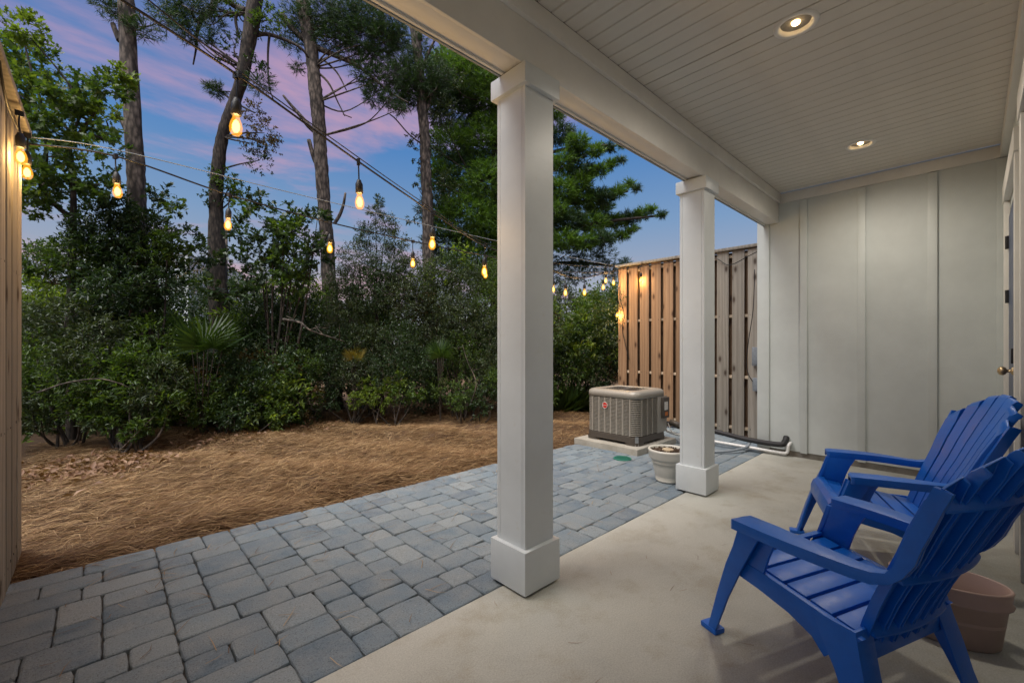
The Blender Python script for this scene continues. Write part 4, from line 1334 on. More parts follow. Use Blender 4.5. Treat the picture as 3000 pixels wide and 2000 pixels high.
def rough_tube(mb, pts, rs, k=14, rough=0.12, seed=0):
    """Trunk with an uneven skin."""
    rr_ = random.Random(seed)
    n0 = len(mb.v)
    P_ = smooth_pts(pts, 8)
    n = len(P_)
    idx = np.linspace(0, len(rs) - 1, n)
    rad = np.interp(idx, range(len(rs)), rs)
    mb.tube(P_, list(rad), k)
    for i in range(n):
        for j in range(k):
            q = n0 + i * k + j
            v = Vector(mb.v[q]); c = P_[i]
            f = 1 + rr_.uniform(-rough, rough) * 0.6 + rough * math.sin(3 * 2 * math.pi * j / k + i * 0.4) * 0.3
            mb.v[q] = tuple(c + (v - c) * f)

def tree(name, label, trunk, depth, limbs, clumps, bark, cat='tree', group=None, seed=1, k=14):
    """trunk: [(u, v, half width px)]; limbs: [[(u, v, d offset, half width px)...]]; clumps: list of dicts."""
    base = W(trunk[-1][0], trunk[-1][1], depth)
    root = empty(name, (base[0], base[1], 0.0))
    tag(root, label, cat, group)
    loc = np.array((base[0], base[1], 0.0))
    pts = [W(u, v, depth) - loc for u, v, w in trunk]
    rs = [w * depth / 1270.0 / (1 + ((u - 1500) / 1270.0) ** 2) ** 0.5 * 0.95 for u, v, w in trunk]
    # run the trunk into the ground
    last = pts[-1].copy()
    if last[2] > -0.1:
        last[2] = -0.12; pts.append(last); rs.append(rs[-1] * 1.18)
    mb = MB(); rough_tube(mb, [tuple(p) for p in pts], rs, k, 0.14, seed)
    mb.build('trunk', bark, root, smooth=True)
    tw = Geo()
    for lb in limbs:
        mb = MB()
        mb.tube(smooth_pts([tuple(W(u, v, depth + dd) - loc) for u, v, dd, w in lb], 5), list(np.interp(np.linspace(0, len(lb) - 1, (len(lb) - 1) * 5 + 1), range(len(lb)), [w * depth / 1270.0 for *_, w in lb])), 7)
        mb.build('limb', bark, root, smooth=True)
    bymat = {}
    for cl in clumps:
        u, v, dd, r = cl['p']
        c = W(u, v, depth + dd); rad = r * (depth + dd) / 1270.0
        sz = cl.get('sq', (1, 1, 1))
        rv = (rad * sz[0], rad * sz[1], rad * sz[2])
        if cl['t'] == 'needle':
            V, F, (a, b) = needle_geo(c, rv, cl['n'], cl.get('L', 0.09), cl.get('per', 14), width=cl.get('w', 0.004), droop=cl.get('droop', 0))
        else:
            V, F, (a, b) = blob_leaves(c, rv, cl['n'], cl.get('L', 0.06), cl.get('w', 0.026), cl['t'], cl.get('per', 12), droop=cl.get('droop', 0))
        g = bymat.setdefault(cl['m'], Geo()); g.add(V, F)
        s_ = RNG.choice(len(a), min(len(a), max(4, len(a) // 2)), replace=False)
        tw.add(*twig_geo(a[s_], b[s_], 0.0035))
        # a stalk from the clump towards the trunk
        if cl.get('stalk', True):
            tp = [W(uu, vv, depth) for uu, vv, _ in trunk]
            best = min(tp, key=lambda p: np.linalg.norm(p - (c + np.array((0, 0, -0.5 * np.linalg.norm(p - c) * 0.4)))))
            if 0.2 < np.linalg.norm(best - c) < 3.0:
                midp = best * 0.5 + c * 0.5 + RNG.normal(size=3) * 0.08
                ps = smooth_pts([tuple(best - loc), tuple(midp - loc), tuple(c - loc)], 5)
                sm = MB(); sm.tube(ps, list(np.linspace(0.020, 0.006, len(ps))), 5)
                tw.add(np.array(sm.v) + loc, np.array([(f[0], f[1], f[2]) for f in sm.f if len(f) == 4] + [(f[0], f[2], f[3]) for f in sm.f if len(f) == 4]))
    if tw.n: tw.build('twigs', bark, root, loc)['kind'] = 'stuff'
    for mt, g in bymat.items(): g.build('crown', M[mt], root, loc)
    return root

def C(u, v, r, n, t='leaf', m='leaf_oak', dd=0.0, **k):
    d = dict(p=(u, v, dd, r), n=n, t=t, m=m); d.update(k); return d

# --- tall trunks
tree('pine_tree', 'tall thick pine trunk with pale flaking bark at the left', [(362, -60, 28), (372, 60, 28), (392, 400, 30), (400, 560, 31), (406, 720, 33), (420, 960, 36), (424, 1150, 38)], 6.6,
     [[(330, 70, 0, 6), (340, 95, 0, 7), (352, 120, 0, 9)], [(345, 335, 0, 4), (362, 365, 0, 6), (372, 385, 0, 7)]],
     [C(300, 5, 40, 60, 'needle', 'needle'), C(345, 30, 40, 60, 'needle', 'needle'), C(420, 85, 40, 45, 'needle', 'needle'), C(480, 60, 40, 35, 'needle', 'needle'), C(385, 75, 22, 40, 'needle', 'needle')], M['bark_pine'], seed=3)
tree('oak_tree', 'leaning curved oak trunk with a crooked crown, second from the left', [(752, -60, 24), (742, 40, 24), (715, 200, 21), (686, 300, 19), (652, 400, 20), (638, 500, 22), (633, 620, 23), (636, 760, 30), (645, 930, 34), (655, 1120, 38)], 7.4,
     [[(636, -20, 0.2, 10), (620, 30, 0.2, 9), (596, 50, 0.2, 9), (575, 62, 0.2, 6), (556, 30, 0.3, 4), (520, 10, 0.4, 3)], [(590, 55, 0.2, 7), (578, 95, 0.2, 5), (575, 140, 0.2, 3), (566, 190, 0.2, 2)],
      [(722, 30, 0, 8), (700, 25, 0.1, 8), (676, 10, 0.1, 8), (640, -20, 0.2, 9)],
      [(735, 110, 0, 7), (775, 100, 0.1, 6), (830, 115, 0.1, 5), (880, 140, 0.1, 4), (905, 170, 0.2, 3)], [(790, 100, 0.1, 4), (785, 160, 0.1, 3), (788, 250, 0.1, 2), (800, 290, 0.1, 1.5)],
      [(700, 110, 0, 4), (690, 60, 0, 4), (696, 40, 0, 5)]],
     [C(520, 20, 45, 90, 'needle', 'needle'), C(470, 30, 40, 60, 'needle', 'needle'), C(560, 20, 45, 100, 'needle', 'needle'), C(610, 10, 45, 100, 'needle', 'needle'), C(530, 65, 35, 80, 'needle', 'needle'), C(560, 100, 30, 60, 'needle', 'needle'), C(630, 70, 35, 50, 'needle', 'needle'), C(615, 110, 20, 40, 'needle', 'needle'),
      C(690, 20, 50, 260, m='leaf_oak', L=0.07), C(760, 70, 45, 260, m='leaf_oak', L=0.07), C(800, 55, 45, 260, m='leaf_oak', L=0.07), C(690, 130, 40, 200, m='leaf_dark', L=0.06), C(665, 160, 35, 130, m='leaf_dark'),
      C(745, 190, 40, 180, m='leaf_dark'), C(760, 240, 40, 70, 'needle', 'needle'), C(635, 265, 22, 60, 'needle', 'needle', L=0.08), C(612, 250, 12, 20, 'needle', 'needle'),
      C(750, 330, 45, 330, m='leaf_red', L=0.045, w=0.022), C(775, 390, 50, 420, m='leaf_red', L=0.045, w=0.022), C(735, 420, 40, 300, m='leaf_red', L=0.045, w=0.022), C(760, 470, 50, 330, m='leaf_dark', L=0.045, w=0.022), C(790, 430, 40, 240, m='leaf_red', L=0.045, w=0.022),
      C(650, 520, 40, 300, m='leaf_oak', L=0.06), C(670, 550, 40, 300, m='leaf_oak', L=0.06), C(630, 580, 40, 280, m='leaf_dark', L=0.06), C(700, 560, 30, 160, m='leaf_oak', L=0.06)], M['bark_dark'], seed=5)
tree('pine_tree', 'tall grey pine trunk near the middle with a long branch to the right', [(880, -60, 24), (890, 20, 23), (905, 100, 22), (918, 200, 20), (928, 300, 22), (937, 400, 21), (942, 500, 21), (950, 600, 20), (957, 700, 22), (963, 800, 23), (972, 960, 26), (978, 1120, 28)], 8.4,
     [[(826, 45, 0, 9), (850, 75, 0, 9), (890, 115, 0, 9), (940, 145, 0, 8), (1000, 170, 0, 7), (1050, 195, 0, 5), (1100, 235, 0, 4), (1150, 275, 0, 3), (1195, 300, 0, 2)], [(1000, 170, 0, 5), (1060, 178, 0.1, 4), (1090, 140, 0.1, 3)],
      [(915, 200, 0, 4), (960, 240, 0, 3), (990, 300, 0, 2), (1010, 340, 0, 1.5)], [(940, 170, 0, 3), (985, 210, 0, 2.5), (1015, 265, 0, 1.5)],
      [(935, 400, 0, 5), (905, 370, 0, 7), (885, 345, 0, 6), (850, 305, 0, 4), (830, 280, 0, 3)], [(885, 345, 0, 4), (868, 325, 0, 3), (852, 305, 0, 2)], [(942, 500, 0, 6), (922, 470, 0, 6), (905, 410, 0, 6)],
      [(980, 655, -0.1, 5), (995, 630, -0.1, 5), (1006, 600, -0.1, 4), (1012, 565, -0.1, 3)], [(960, 680, -0.2, 5), (940, 720, -0.2, 6), (910, 740, -0.2, 6), (895, 775, -0.2, 6), (890, 810, -0.2, 5)], [(1005, 335, 0, 1.5), (1030, 345, 0, 1.5)]],
     [C(u, v, r, n, 'needle', 'needle') for u, v, r, n in ((865, 50, 50, 130), (830, 90, 40, 60), (900, 60, 50, 150), (950, 40, 60, 260), (1010, 30, 60, 300), (1070, 50, 60, 320), (1130, 60, 60, 300), (1000, 90, 55, 230), (1060, 110, 60, 300), (1120, 120, 55, 280), (1160, 110, 40, 180), (960, 110, 45, 120), (1020, 150, 40, 90),
                                                         (1090, 170, 40, 120), (1065, 215, 40, 110), (1110, 235, 45, 150), (1095, 280, 35, 110), (1140, 290, 30, 90), (1170, 320, 22, 40), (1150, 215, 35, 90), (860, 130, 28, 40), (870, 195, 20, 30))], M['bark_pine'], seed=8)
tree('pine_tree', 'slim straight pine trunk left of the near column', [(1206, -60, 15), (1214, 65, 16), (1226, 180, 14), (1236, 300, 16), (1244, 400, 16), (1248, 500, 17), (1252, 600, 17), (1256, 760, 18), (1262, 960, 20), (1266, 1120, 22)], 9.6,
     [[(1240, 195, 0, 5), (1258, 150, 0, 4), (1278, 108, 0, 3)], [(1246, 330, 0, 5), (1262, 290, 0, 4), (1268, 250, 0, 4)], [(1212, 65, 0, 4), (1230, 90, 0, 4), (1234, 120, 0, 4)], [(1247, 430, 0, 3), (1200, 395, 0.2, 2), (1160, 350, 0.2, 2), (1142, 335, 0.2, 2)]],
     [C(u, v, r, n, 'needle', 'needle') for u, v, r, n in ((1170, 170, 50, 260), (1190, 220, 50, 300), (1240, 230, 55, 380), (1210, 270, 50, 320), (1270, 260, 40, 240), (1160, 270, 40, 140), (1190, 300, 25, 60), (1290, 220, 40, 200), (1230, 140, 40, 130))] +
     [C(1222, 425, 30, 130, m='leaf_yaupon', L=0.06), C(1210, 410, 25, 90, m='leaf_yaupon', L=0.06), C(1225, 470, 18, 60, m='leaf_yaupon'), C(1222, 545, 20, 60, m='leaf_yaupon'), C(1210, 640, 28, 110, m='leaf_yaupon'), C(1240, 590, 25, 90, m='leaf_yaupon')], M['bark_pine'], seed=9)

# --- the dense conifer behind the near column
con = [(1300, 200, 60), (1290, 280, 70), (1380, 220, 80), (1430, 300, 90), (1340, 330, 90), (1420, 420, 100), (1320, 430, 80), (1360, 520, 100), (1430, 540, 90), (1290, 520, 60), (1290, 620, 70), (1370, 640, 100), (1440, 660, 80), (1310, 720, 80), (1400, 760, 90), (1500, 400, 110), (1530, 550, 110), (1520, 700, 110), (1480, 250, 100), (1460, 820, 90), (1320, 170, 45), (1400, 200, 60),
       (1640, 395, 45), (1692, 418, 36), (1742, 440, 28), (1782, 434, 20), (1822, 424, 11), (1648, 478, 48), (1702, 502, 40), (1752, 500, 28), (1790, 482, 18), (1818, 468, 10),
       (1640, 560, 62), (1708, 582, 50), (1768, 576, 36), (1812, 560, 24), (1842, 540, 15), (1866, 552, 9), (1700, 535, 40), (1756, 612, 42), (1660, 645, 60), (1732, 655, 50), (1794, 650, 38), (1842, 640, 32), (1880, 628, 24), (1908, 614, 13), (1938, 630, 10),
       (1650, 705, 50), (1712, 708, 40), (1768, 700, 36), (1822, 690, 24), (1850, 672, 16), (1690, 450, 30), (1620, 330, 40), (1610, 620, 60)]
sag_ = [(1650, 750, 50, 120), (1700, 745, 40, 90), (1730, 765, 45, 120), (1770, 745, 35, 90), (1790, 790, 30, 90), (1830, 775, 20, 60), (1690, 800, 40, 110), (1640, 800, 40, 110)]
tree('conifer_tree', 'dense dark green conifer spreading behind the near column and over the far fence', [(1452, 40, 5), (1452, 300, 12), (1455, 600, 18), (1458, 900, 22), (1460, 1060, 26)], 11.0,
     [[(1455, 500, 0, 6), (1640, 440, 0.1, 5), (1780, 425, 0, 3)], [(1456, 640, 0, 7), (1660, 600, 0.1, 5), (1840, 560, 0, 3)], [(1456, 720, 0, 7), (1700, 660, 0, 5), (1930, 632, 0, 3)], [(1457, 800, 0, 7), (1640, 770, 0, 5), (1820, 780, 0, 3)]],
     [C(u, v, r, int((0.085 if u < 1600 else 0.11) * r * r + 25), 'needle', 'needle_bright' if (i % 3 != 1) else 'needle', dd=random.uniform(-0.5, 0.4), L=0.115, w=0.0068, sq=(1, 1, 0.72 if u < 1600 else 0.60), per=13) for i, (u, v, r) in enumerate(con)] +
     [C(u, v, r, n, 'needle', 'needle', L=0.10, w=0.006, per=12) for u, v, r, n in sag_] +
     [C(1290, 330, 60, 700, m='leaf_yaupon', dd=-1.2, L=0.06), C(1270, 430, 40, 300, m='leaf_yaupon', dd=-1.2, L=0.06), C(1300, 560, 60, 500, m='leaf_yaupon', dd=-1.2, L=0.06), C(1230, 520, 30, 130, m='leaf_yaupon', dd=-1.2, L=0.06), C(1320, 230, 50, 330, m='leaf_yaupon', dd=-1.2, L=0.06), C(1280, 170, 35, 160, m='leaf_yaupon', dd=-1.2, L=0.06)], M['bark_dark'], seed=12)

# --- left oak
lo_cl = [(70, 90, 60, 420), (110, 180, 75, 620), (40, 160, 60, 420), (30, 260, 70, 520), (120, 270, 90, 780), (200, 270, 70, 520), (250, 290, 60, 420), (310, 260, 45, 300), (355, 225, 40, 260), (60, 360, 80, 640), (160, 360, 80, 640), (240, 370, 70, 440), (310, 350, 55, 300), (370, 270, 25, 110), (60, 450, 70, 430), (140, 460, 80, 420), (230, 450, 70, 300), (320, 430, 55, 240), (110, 540, 90, 760), (200, 560, 80, 620), (60, 580, 70, 560), (290, 540, 60, 420)]
tree('oak_tree', 'leafy oak sapling with thin branches beside the left fence', [(235, 340, 5), (215, 390, 6), (205, 440, 8), (215, 520, 9), (215, 640, 11), (210, 800, 14), (205, 960, 16), (210, 1180, 18)], 5.6,
     [[(215, 520, 0, 7), (195, 450, 0, 6), (235, 390, 0, 6), (270, 340, 0, 4), (310, 270, 0, 3)], [(130, 560, 0, 6), (135, 440, 0, 5), (130, 340, 0, 4), (90, 200, 0, 3), (65, 100, 0, 2)], [(210, 640, 0, 7), (140, 580, 0, 6), (130, 540, 0, 6)],
      [(270, 395, 0, 3), (310, 410, 0, 3), (335, 430, 0, 2)]],
     [C(u, v, r, int(n * 0.72), 'lobed', 'leaf_oak' if i % 4 else 'leaf_bright', dd=random.uniform(-0.4, 0.4), L=0.098, w=0.058, stalk=(i % 3 == 0)) for i, (u, v, r, n) in enumerate(lo_cl)], M['bark_dark'], seed=14)

# --- shrubs: each with stems and leaves of its own
def shrub(name, label, clumps, base, leafmat, n, L, w, kind='leaf', cat='shrub', bright=None, stems=3, group=None, bark=None, stem_r=0.018):
    """clumps: (u, v, r px, depth); base: (u, depth) of the foot on the ground."""
    b = W(base[0], 1012, base[1]); loc = np.array((b[0], b[1], -0.09))
    root = empty(name, tuple(loc)); tag(root, label, cat, group)
    g = {}; tw = Geo(); st_ = MB()
    for i, (u, v, r, d) in enumerate(clumps):
        c = W(u, v, d); rad = r * d / 1270.0
        mt = bright if (bright and i % 3 == 2) else leafmat
        V, F, (a, bb) = blob_leaves(c, (rad, rad, rad * 0.9), int(1.75 * n * (rad / 0.45) ** 2), L, w, kind, 12)
        keep = V.reshape(len(V) // (12 if kind == 'lobed' else 4), -1, 3)
        g.setdefault(mt, Geo()).add(V, F)
        s_ = RNG.choice(len(a), max(3, len(a) // 3), replace=False)
        tw.add(*twig_geo(a[s_], bb[s_], 0.003))
        if i < stems * 3:
            f0 = loc + np.array((random.uniform(-0.15, 0.15), random.uniform(-0.15, 0.15), 0))
            mid = f0 * 0.5 + c * 0.5 + np.array((random.uniform(-.12, .12), random.uniform(-.12, .12), -0.05))
            ps = smooth_pts([tuple(f0 - loc), tuple(mid - loc), tuple(c - loc)], 6)
            st_.tube(ps, list(np.linspace(stem_r, 0.004, len(ps))), 6)
    st_.build('stem', bark or M['bark_dark'], root, smooth=True)
    tw.build('twigs', bark or M['bark_dark'], root, loc)['kind'] = 'stuff'
    for mt, q in g.items(): q.build('foliage', M[mt], root, loc)
    return root

SH = []
shrub('leafy_shrub', 'glossy dark-leaved bush in front of the left pine with a bare lower stem', [(300, 700, 100, 5.7), (380, 760, 90, 5.8), (230, 760, 90, 5.6), (330, 850, 100, 5.5), (420, 660, 70, 5.9), (450, 750, 70, 5.9), (470, 830, 60, 5.8), (400, 900, 80, 5.7), (490, 700, 45, 5.9), (350, 620, 60, 5.8), (300, 960, 70, 5.6), (440, 980, 70, 5.6)], (372, 5.35), 'leaf_dark', 1500, 0.065, 0.024, bright='leaf_oak', stem_r=0.028)
shrub('leafy_shrub', 'broad low bush with fine leaves at the left beside the fence', [(90, 960, 90, 5.3), (190, 940, 100, 5.2), (130, 1060, 100, 5.0), (240, 1040, 90, 5.0), (90, 1160, 70, 4.9), (190, 1140, 80, 4.9), (300, 980, 80, 5.2), (120, 1230, 55, 4.9), (230, 1200, 60, 4.9), (70, 1250, 40, 4.9)], (190, 5.1), 'leaf_yaupon', 1250, 0.055, 0.018, bright='leaf_oak')
shrub('leafy_shrub', 'sunlit yellow-green bush deep behind the left fence', [(90, 860, 80, 7.5), (160, 900, 80, 7.4), (110, 760, 70, 7.6), (240, 890, 60, 7.5), (90, 1010, 60, 7.2)], (120, 7.4), 'leaf_bright', 900, 0.07, 0.028, bright='leaf_oak')
shrub('leafy_shrub', 'bush with pale-tipped oblong leaves around the thin stem left of the palmetto', [(340, 1080, 80, 5.1), (420, 1060, 80, 5.2), (480, 1110, 70, 5.2), (380, 1140, 80, 5.0), (300, 1150, 70, 5.0), (440, 1180, 60, 5.0), (330, 1230, 50, 4.95), (500, 1180, 50, 5.1), (290, 1240, 45, 4.9), (440, 1240, 45, 4.95), (390, 1270, 35, 4.9)], (370, 4.95), 'leaf_oak', 1250, 0.065, 0.022, bright='leaf_yaupon', stem_r=0.022)
shrub('leafy_shrub', 'dark bush below the palmetto at the edge of the straw', [(560, 1150, 70, 5.9), (640, 1160, 80, 5.9), (720, 1120, 80, 6.0), (800, 1140, 70, 6.1), (600, 1220, 50, 5.7), (690, 1215, 60, 5.7), (820, 1215, 45, 5.9), (540, 1080, 60, 6.0)], (660, 5.85), 'leaf_oak', 1300, 0.05, 0.022, bright='leaf_dark')
shrub('leafy_shrub', 'shadowed bush behind the palmetto between the leaning oak and the third trunk', [(760, 1000, 90, 6.8), (850, 1000, 90, 6.8), (700, 960, 70, 6.9), (780, 920, 80, 7.0), (860, 920, 70, 7.0), (880, 1080, 80, 6.6), (720, 1060, 60, 6.6)], (800, 6.8), 'leaf_dark', 1350, 0.055, 0.022, bright='leaf_oak')
shrub('oak_sapling', 'young oak with large lobed leaves between the leaning trunk and the third trunk', [(830, 640, 60, 6.6), (800, 700, 70, 6.6), (870, 690, 70, 6.6), (930, 640, 45, 6.7), (760, 740, 60, 6.6), (850, 770, 70, 6.6), (920, 740, 60, 6.6), (780, 810, 70, 6.6), (860, 840, 60, 6.6), (700, 680, 40, 6.6), (540, 800, 35, 6.2), (600, 820, 35, 6.2), (660, 850, 50, 6.2), (720, 870, 50, 6.3), (710, 620, 45, 6.7), (750, 590, 38, 6.7), (560, 700, 40, 6.2), (520, 740, 45, 6.0), (590, 745, 45, 6.3), (470, 560, 40, 6.0), (510, 610, 40, 6.0), (690, 760, 45, 6.5)], (790, 6.6), 'leaf_dark', 330, 0.105, 0.062, 'lobed', 'tree', bright='leaf_oak', stem_r=0.03)
shrub('yaupon_shrub', 'tall fine-leaved grey-green bush rising between the third and fourth trunks', [(1100, 620, 35, 7.4), (1130, 660, 45, 7.4), (1080, 690, 50, 7.4), (1160, 710, 50, 7.4), (1050, 760, 70, 7.3), (1140, 780, 80, 7.3), (1200, 800, 70, 7.3), (1010, 830, 60, 7.2), (1090, 860, 90, 7.2), (1180, 880, 90, 7.2), (1020, 920, 80, 7.1), (1110, 590, 22, 7.4)], (1100, 7.3), 'leaf_yaupon', 1750, 0.036, 0.016, bright='leaf_dark', stem_r=0.022)
shrub('yaupon_shrub', 'fine-leaved grey-green bush against the left side of the near column', [(1290, 800, 70, 7.8), (1370, 830, 80, 7.7), (1430, 880, 80, 7.6), (1280, 890, 80, 7.6), (1360, 930, 90, 7.5), (1450, 800, 60, 7.8), (1440, 980, 80, 7.4), (1280, 980, 80, 7.4), (1360, 1030, 80, 7.3), (1440, 1080, 70, 7.2), (1520, 950, 80, 7.4), (1530, 1080, 70, 7.2)], (1360, 7.4), 'leaf_yaupon', 1700, 0.036, 0.016, bright='leaf_oak', stem_r=0.022)
shrub('yaupon_shrub', 'dense dark bush in the middle of the hedge above the straw', [(930, 1000, 80, 7.0), (1010, 1010, 80, 7.0), (1090, 1000, 80, 7.0), (1170, 1000, 80, 7.0), (960, 1090, 80, 6.8), (1050, 1090, 80, 6.8), (1140, 1090, 80, 6.8), (1220, 1070, 70, 6.9), (900, 1160, 50, 6.6), (960, 1180, 45, 6.6)], (1050, 6.9), 'leaf_dark', 1700, 0.036, 0.016, bright='leaf_yaupon')
shrub('leafy_shrub', 'low bush with fresh pale green leaves at the straw edge in the middle', [(1060, 1170, 45, 6.6), (1120, 1165, 50, 6.6), (1180, 1160, 50, 6.6), (1090, 1130, 45, 6.7), (1160, 1120, 45, 6.7), (1220, 1150, 40, 6.6)], (1130, 6.6), 'leaf_bright', 800, 0.05, 0.024, bright='leaf_oak')
shrub('leafy_shrub', 'low dark green bush at the straw edge left of the near column', [(1290, 1140, 50, 6.9), (1360, 1140, 55, 6.9), (1420, 1160, 50, 6.8), (1340, 1180, 40, 6.7), (1450, 1120, 50, 6.9), (1400, 1195, 35, 6.7)], (1370, 6.85), 'leaf_oak', 1200, 0.042, 0.02, bright='leaf_dark')
shrub('leafy_shrub', 'sparse shrub behind the fence corner lit warmly by the bulbs', [(1650, 880, 60, 9.2), (1720, 900, 60, 9.2), (1780, 890, 55, 9.3), (1660, 960, 60, 9.1), (1740, 970, 60, 9.1), (1800, 960, 50, 9.2), (1600, 930, 60, 9.2), (1820, 860, 40, 9.4)], (1720, 9.2), 'leaf_yaupon', 1300, 0.05, 0.022, bright='leaf_oak')
shrub('oak_sapling', 'young oak with big lobed leaves between the near column and the air conditioner', [(1690, 950, 45, 8.4), (1740, 990, 45, 8.3), (1700, 1030, 45, 8.2), (1755, 1050, 35, 8.1), (1650, 1010, 45, 8.4), (1720, 890, 40, 8.5), (1760, 930, 30, 8.4)], (1700, 8.3), 'leaf_oak', 420, 0.12, 0.075, 'lobed', 'tree', bright='leaf_bright')
shrub('leafy_shrub', 'low shrub at the ground right of the near column', [(1640, 1060, 50, 8.2), (1590, 1080, 50, 8.2), (1700, 1090, 45, 8.0), (1760, 1110, 40, 7.9), (1800, 1060, 40, 8.2)], (1680, 8.1), 'leaf_dark', 1300, 0.05, 0.02, bright='leaf_oak')
for u_, v_, d_ in ((1862, 772, 9.0), (1905, 768, 9.4)):
    shrub('leafy_shrub', 'few twigs of a bush showing over the top of the far fence' if u_ < 1880 else 'small twig tips over the far fence close to the far column', [(u_, v_ + 20, 22, d_), (u_ + 10, v_ + 60, 45, d_), (u_ - 20, v_ + 120, 60, d_)], (u_, d_), 'leaf_dark', 500, 0.05, 0.022)

# undergrowth that reads as one mass behind the shrubs, and woods beyond
ug = []
def ug_add(c, r, n, L, w_):
    k = random.choices((0, 1, 2, 3, 4), (0.40, 0.24, 0.20, 0.11, 0.05))[0]
    f_ = (1.0, 1.0, 0.7, 1.35, 0.9)[k]
    V, F, _ = blob_leaves(c, r, int(n / f_), L * f_, w_ * f_, 'leaf', 12)
    ug.append((V, F, k))
for k in range(420):
    u = random.uniform(40, 1900); d = random.uniform(7.2, 11.0)
    z = random.uniform(0.15, 2.1) if random.random() < 0.9 else random.uniform(2.1, 2.7)
    q_ = W(u, 1012, d); q_[2] = z
    ug_add(q_, 0.50, 480, 0.070, 0.030)
for k in range(190):
    u = random.uniform(30, 900); d = random.uniform(5.9, 7.6)
    q_ = W(u, 1012, d); q_[2] = random.uniform(0.05, 1.0)
    ug_add(q_, 0.38, 330, 0.058, 0.024)
for k in range(150):      # it carries on past the left fence
    az = random.uniform(R(98), R(150)); d = random.uniform(6.5, 12.5)
    ug_add(np.array((d * math.cos(az), d * math.sin(az), random.uniform(0.1, 2.3))), 0.55, 380, 0.075, 0.032)
off = np.cumsum([0] + [len(v) for v, f, k in ug])
me = np_mesh('undergrowth', np.concatenate([v for v, f, k in ug]), np.concatenate([f + o for (v, f, k), o in zip(ug, off)]),
             [M['leaf_dark'], M['leaf_oak'], M['leaf_yaupon'], M['leaf_bright'], M['leaf_red']], np.concatenate([np.full(len(f), k) for v, f, k in ug]))
tag(link('undergrowth', me), 'dark undergrowth filling the space behind the shrubs', 'undergrowth', kind='stuff')
fw = Geo()
for k in range(300):
    az = random.uniform(R(-5), R(160)); dist = random.uniform(17, 30)
    z = random.uniform(-0.2, 2.3) * (dist / 24) ** 0.5
    V, F, _ = blob_leaves((dist * math.cos(az), dist * math.sin(az), z), 1.2, 300, 0.22, 0.12, 'leaf', 12)
    fw.add(V, F)
tag(fw.build('far_woods', M['leaf_oak']), 'distant belt of green bushes beyond the trees', 'woods', kind='stuff')

# --- palmettos
def palmetto(label, u, v, d, r_px, nf, mat, dry=None, tilt=0.5):
    c = W(u, v, d); b = (c[0], c[1], -0.09)
    root = empty('palmetto', b); tag(root, label, 'palmetto')
    rad = r_px * d / 1270.0
    rr_ = random.Random(int(u))
    for f in range(nf):
        az = 2 * math.pi * f / nf + rr_.uniform(-0.3, 0.3); el = rr_.uniform(0.6, 1.4)
        hub = Vector((0, 0, c[2] + 0.09)) + Vector((math.cos(az) * math.cos(el), math.sin(az) * math.cos(el), math.sin(el) - 0.9)) * rad * 0.5
        st_ = MB(); st_.tube(smooth_pts([(0, 0, 0), tuple(hub * 0.55), tuple(hub)], 4), 0.006, 5)
        out = Vector((math.cos(az), math.sin(az), 0)); upv = Vector((0, 0, 1))
        fan_n = (upv * math.cos(el) - out * math.sin(el)).normalized(); ax = (out * math.cos(el) + upv * math.sin(el)).normalized()
        sd_ = ax.cross(fan_n).normalized(); fan_n = sd_.cross(ax)
        vs, fs = [], []
        nb = 22
        for k in range(nb):
            a = R(-105 + 210 * k / (nb - 1)); L_ = rad * (1.0 - 0.28 * abs(a) / 1.83) * rr_.uniform(0.9, 1.08)
            dv = ax * math.cos(a) + sd_ * math.sin(a); sv = (-ax * math.sin(a) + sd_ * math.cos(a))
            w_ = 0.012 * rad / 0.4; o_ = len(vs)
            drp = -0.07 * L_ * rr_.uniform(0.3, 1.3)
            vs += [hub, hub + dv * L_ * 0.5 + sv * w_, hub + dv * L_ * 0.5 - sv * w_ + fan_n * 0.006, hub + dv * L_ + upv * drp]
            fs += [(o_, o_ + 1, o_ + 2), (o_ + 1, o_ + 3, o_ + 2)]
        st_.build('stalk', M['bark_dark'], root)
        fm = MB(); fm.add(vs, fs)
        me = bpy.data.meshes.new('frond'); me.from_pydata([tuple(v_) for v_ in vs], [], fs); me.materials.append(M['palm_dry'] if (dry and f % 4 == 0) else mat); me.update()
        link('frond', me, root)
palmetto('dark green palmetto fan below the leaning oak', 590, 1010, 5.75, 125, 7, M['palm'])
palmetto('small yellowing palmetto under the larger dark one', 570, 1110, 6.0, 55, 4, M['palm_dry'])
palmetto('shadowed palmetto in the bushes left of the near column', 1290, 1040, 6.9, 60, 6, M['palm'])
palmetto('small palmetto behind the thick left pine trunk', 470, 950, 7.2, 60, 6, M['palm'])
palmetto('brown withered palmetto in the middle of the hedge', 1040, 1050, 6.7, 45, 5, M['palm_dry'], True)

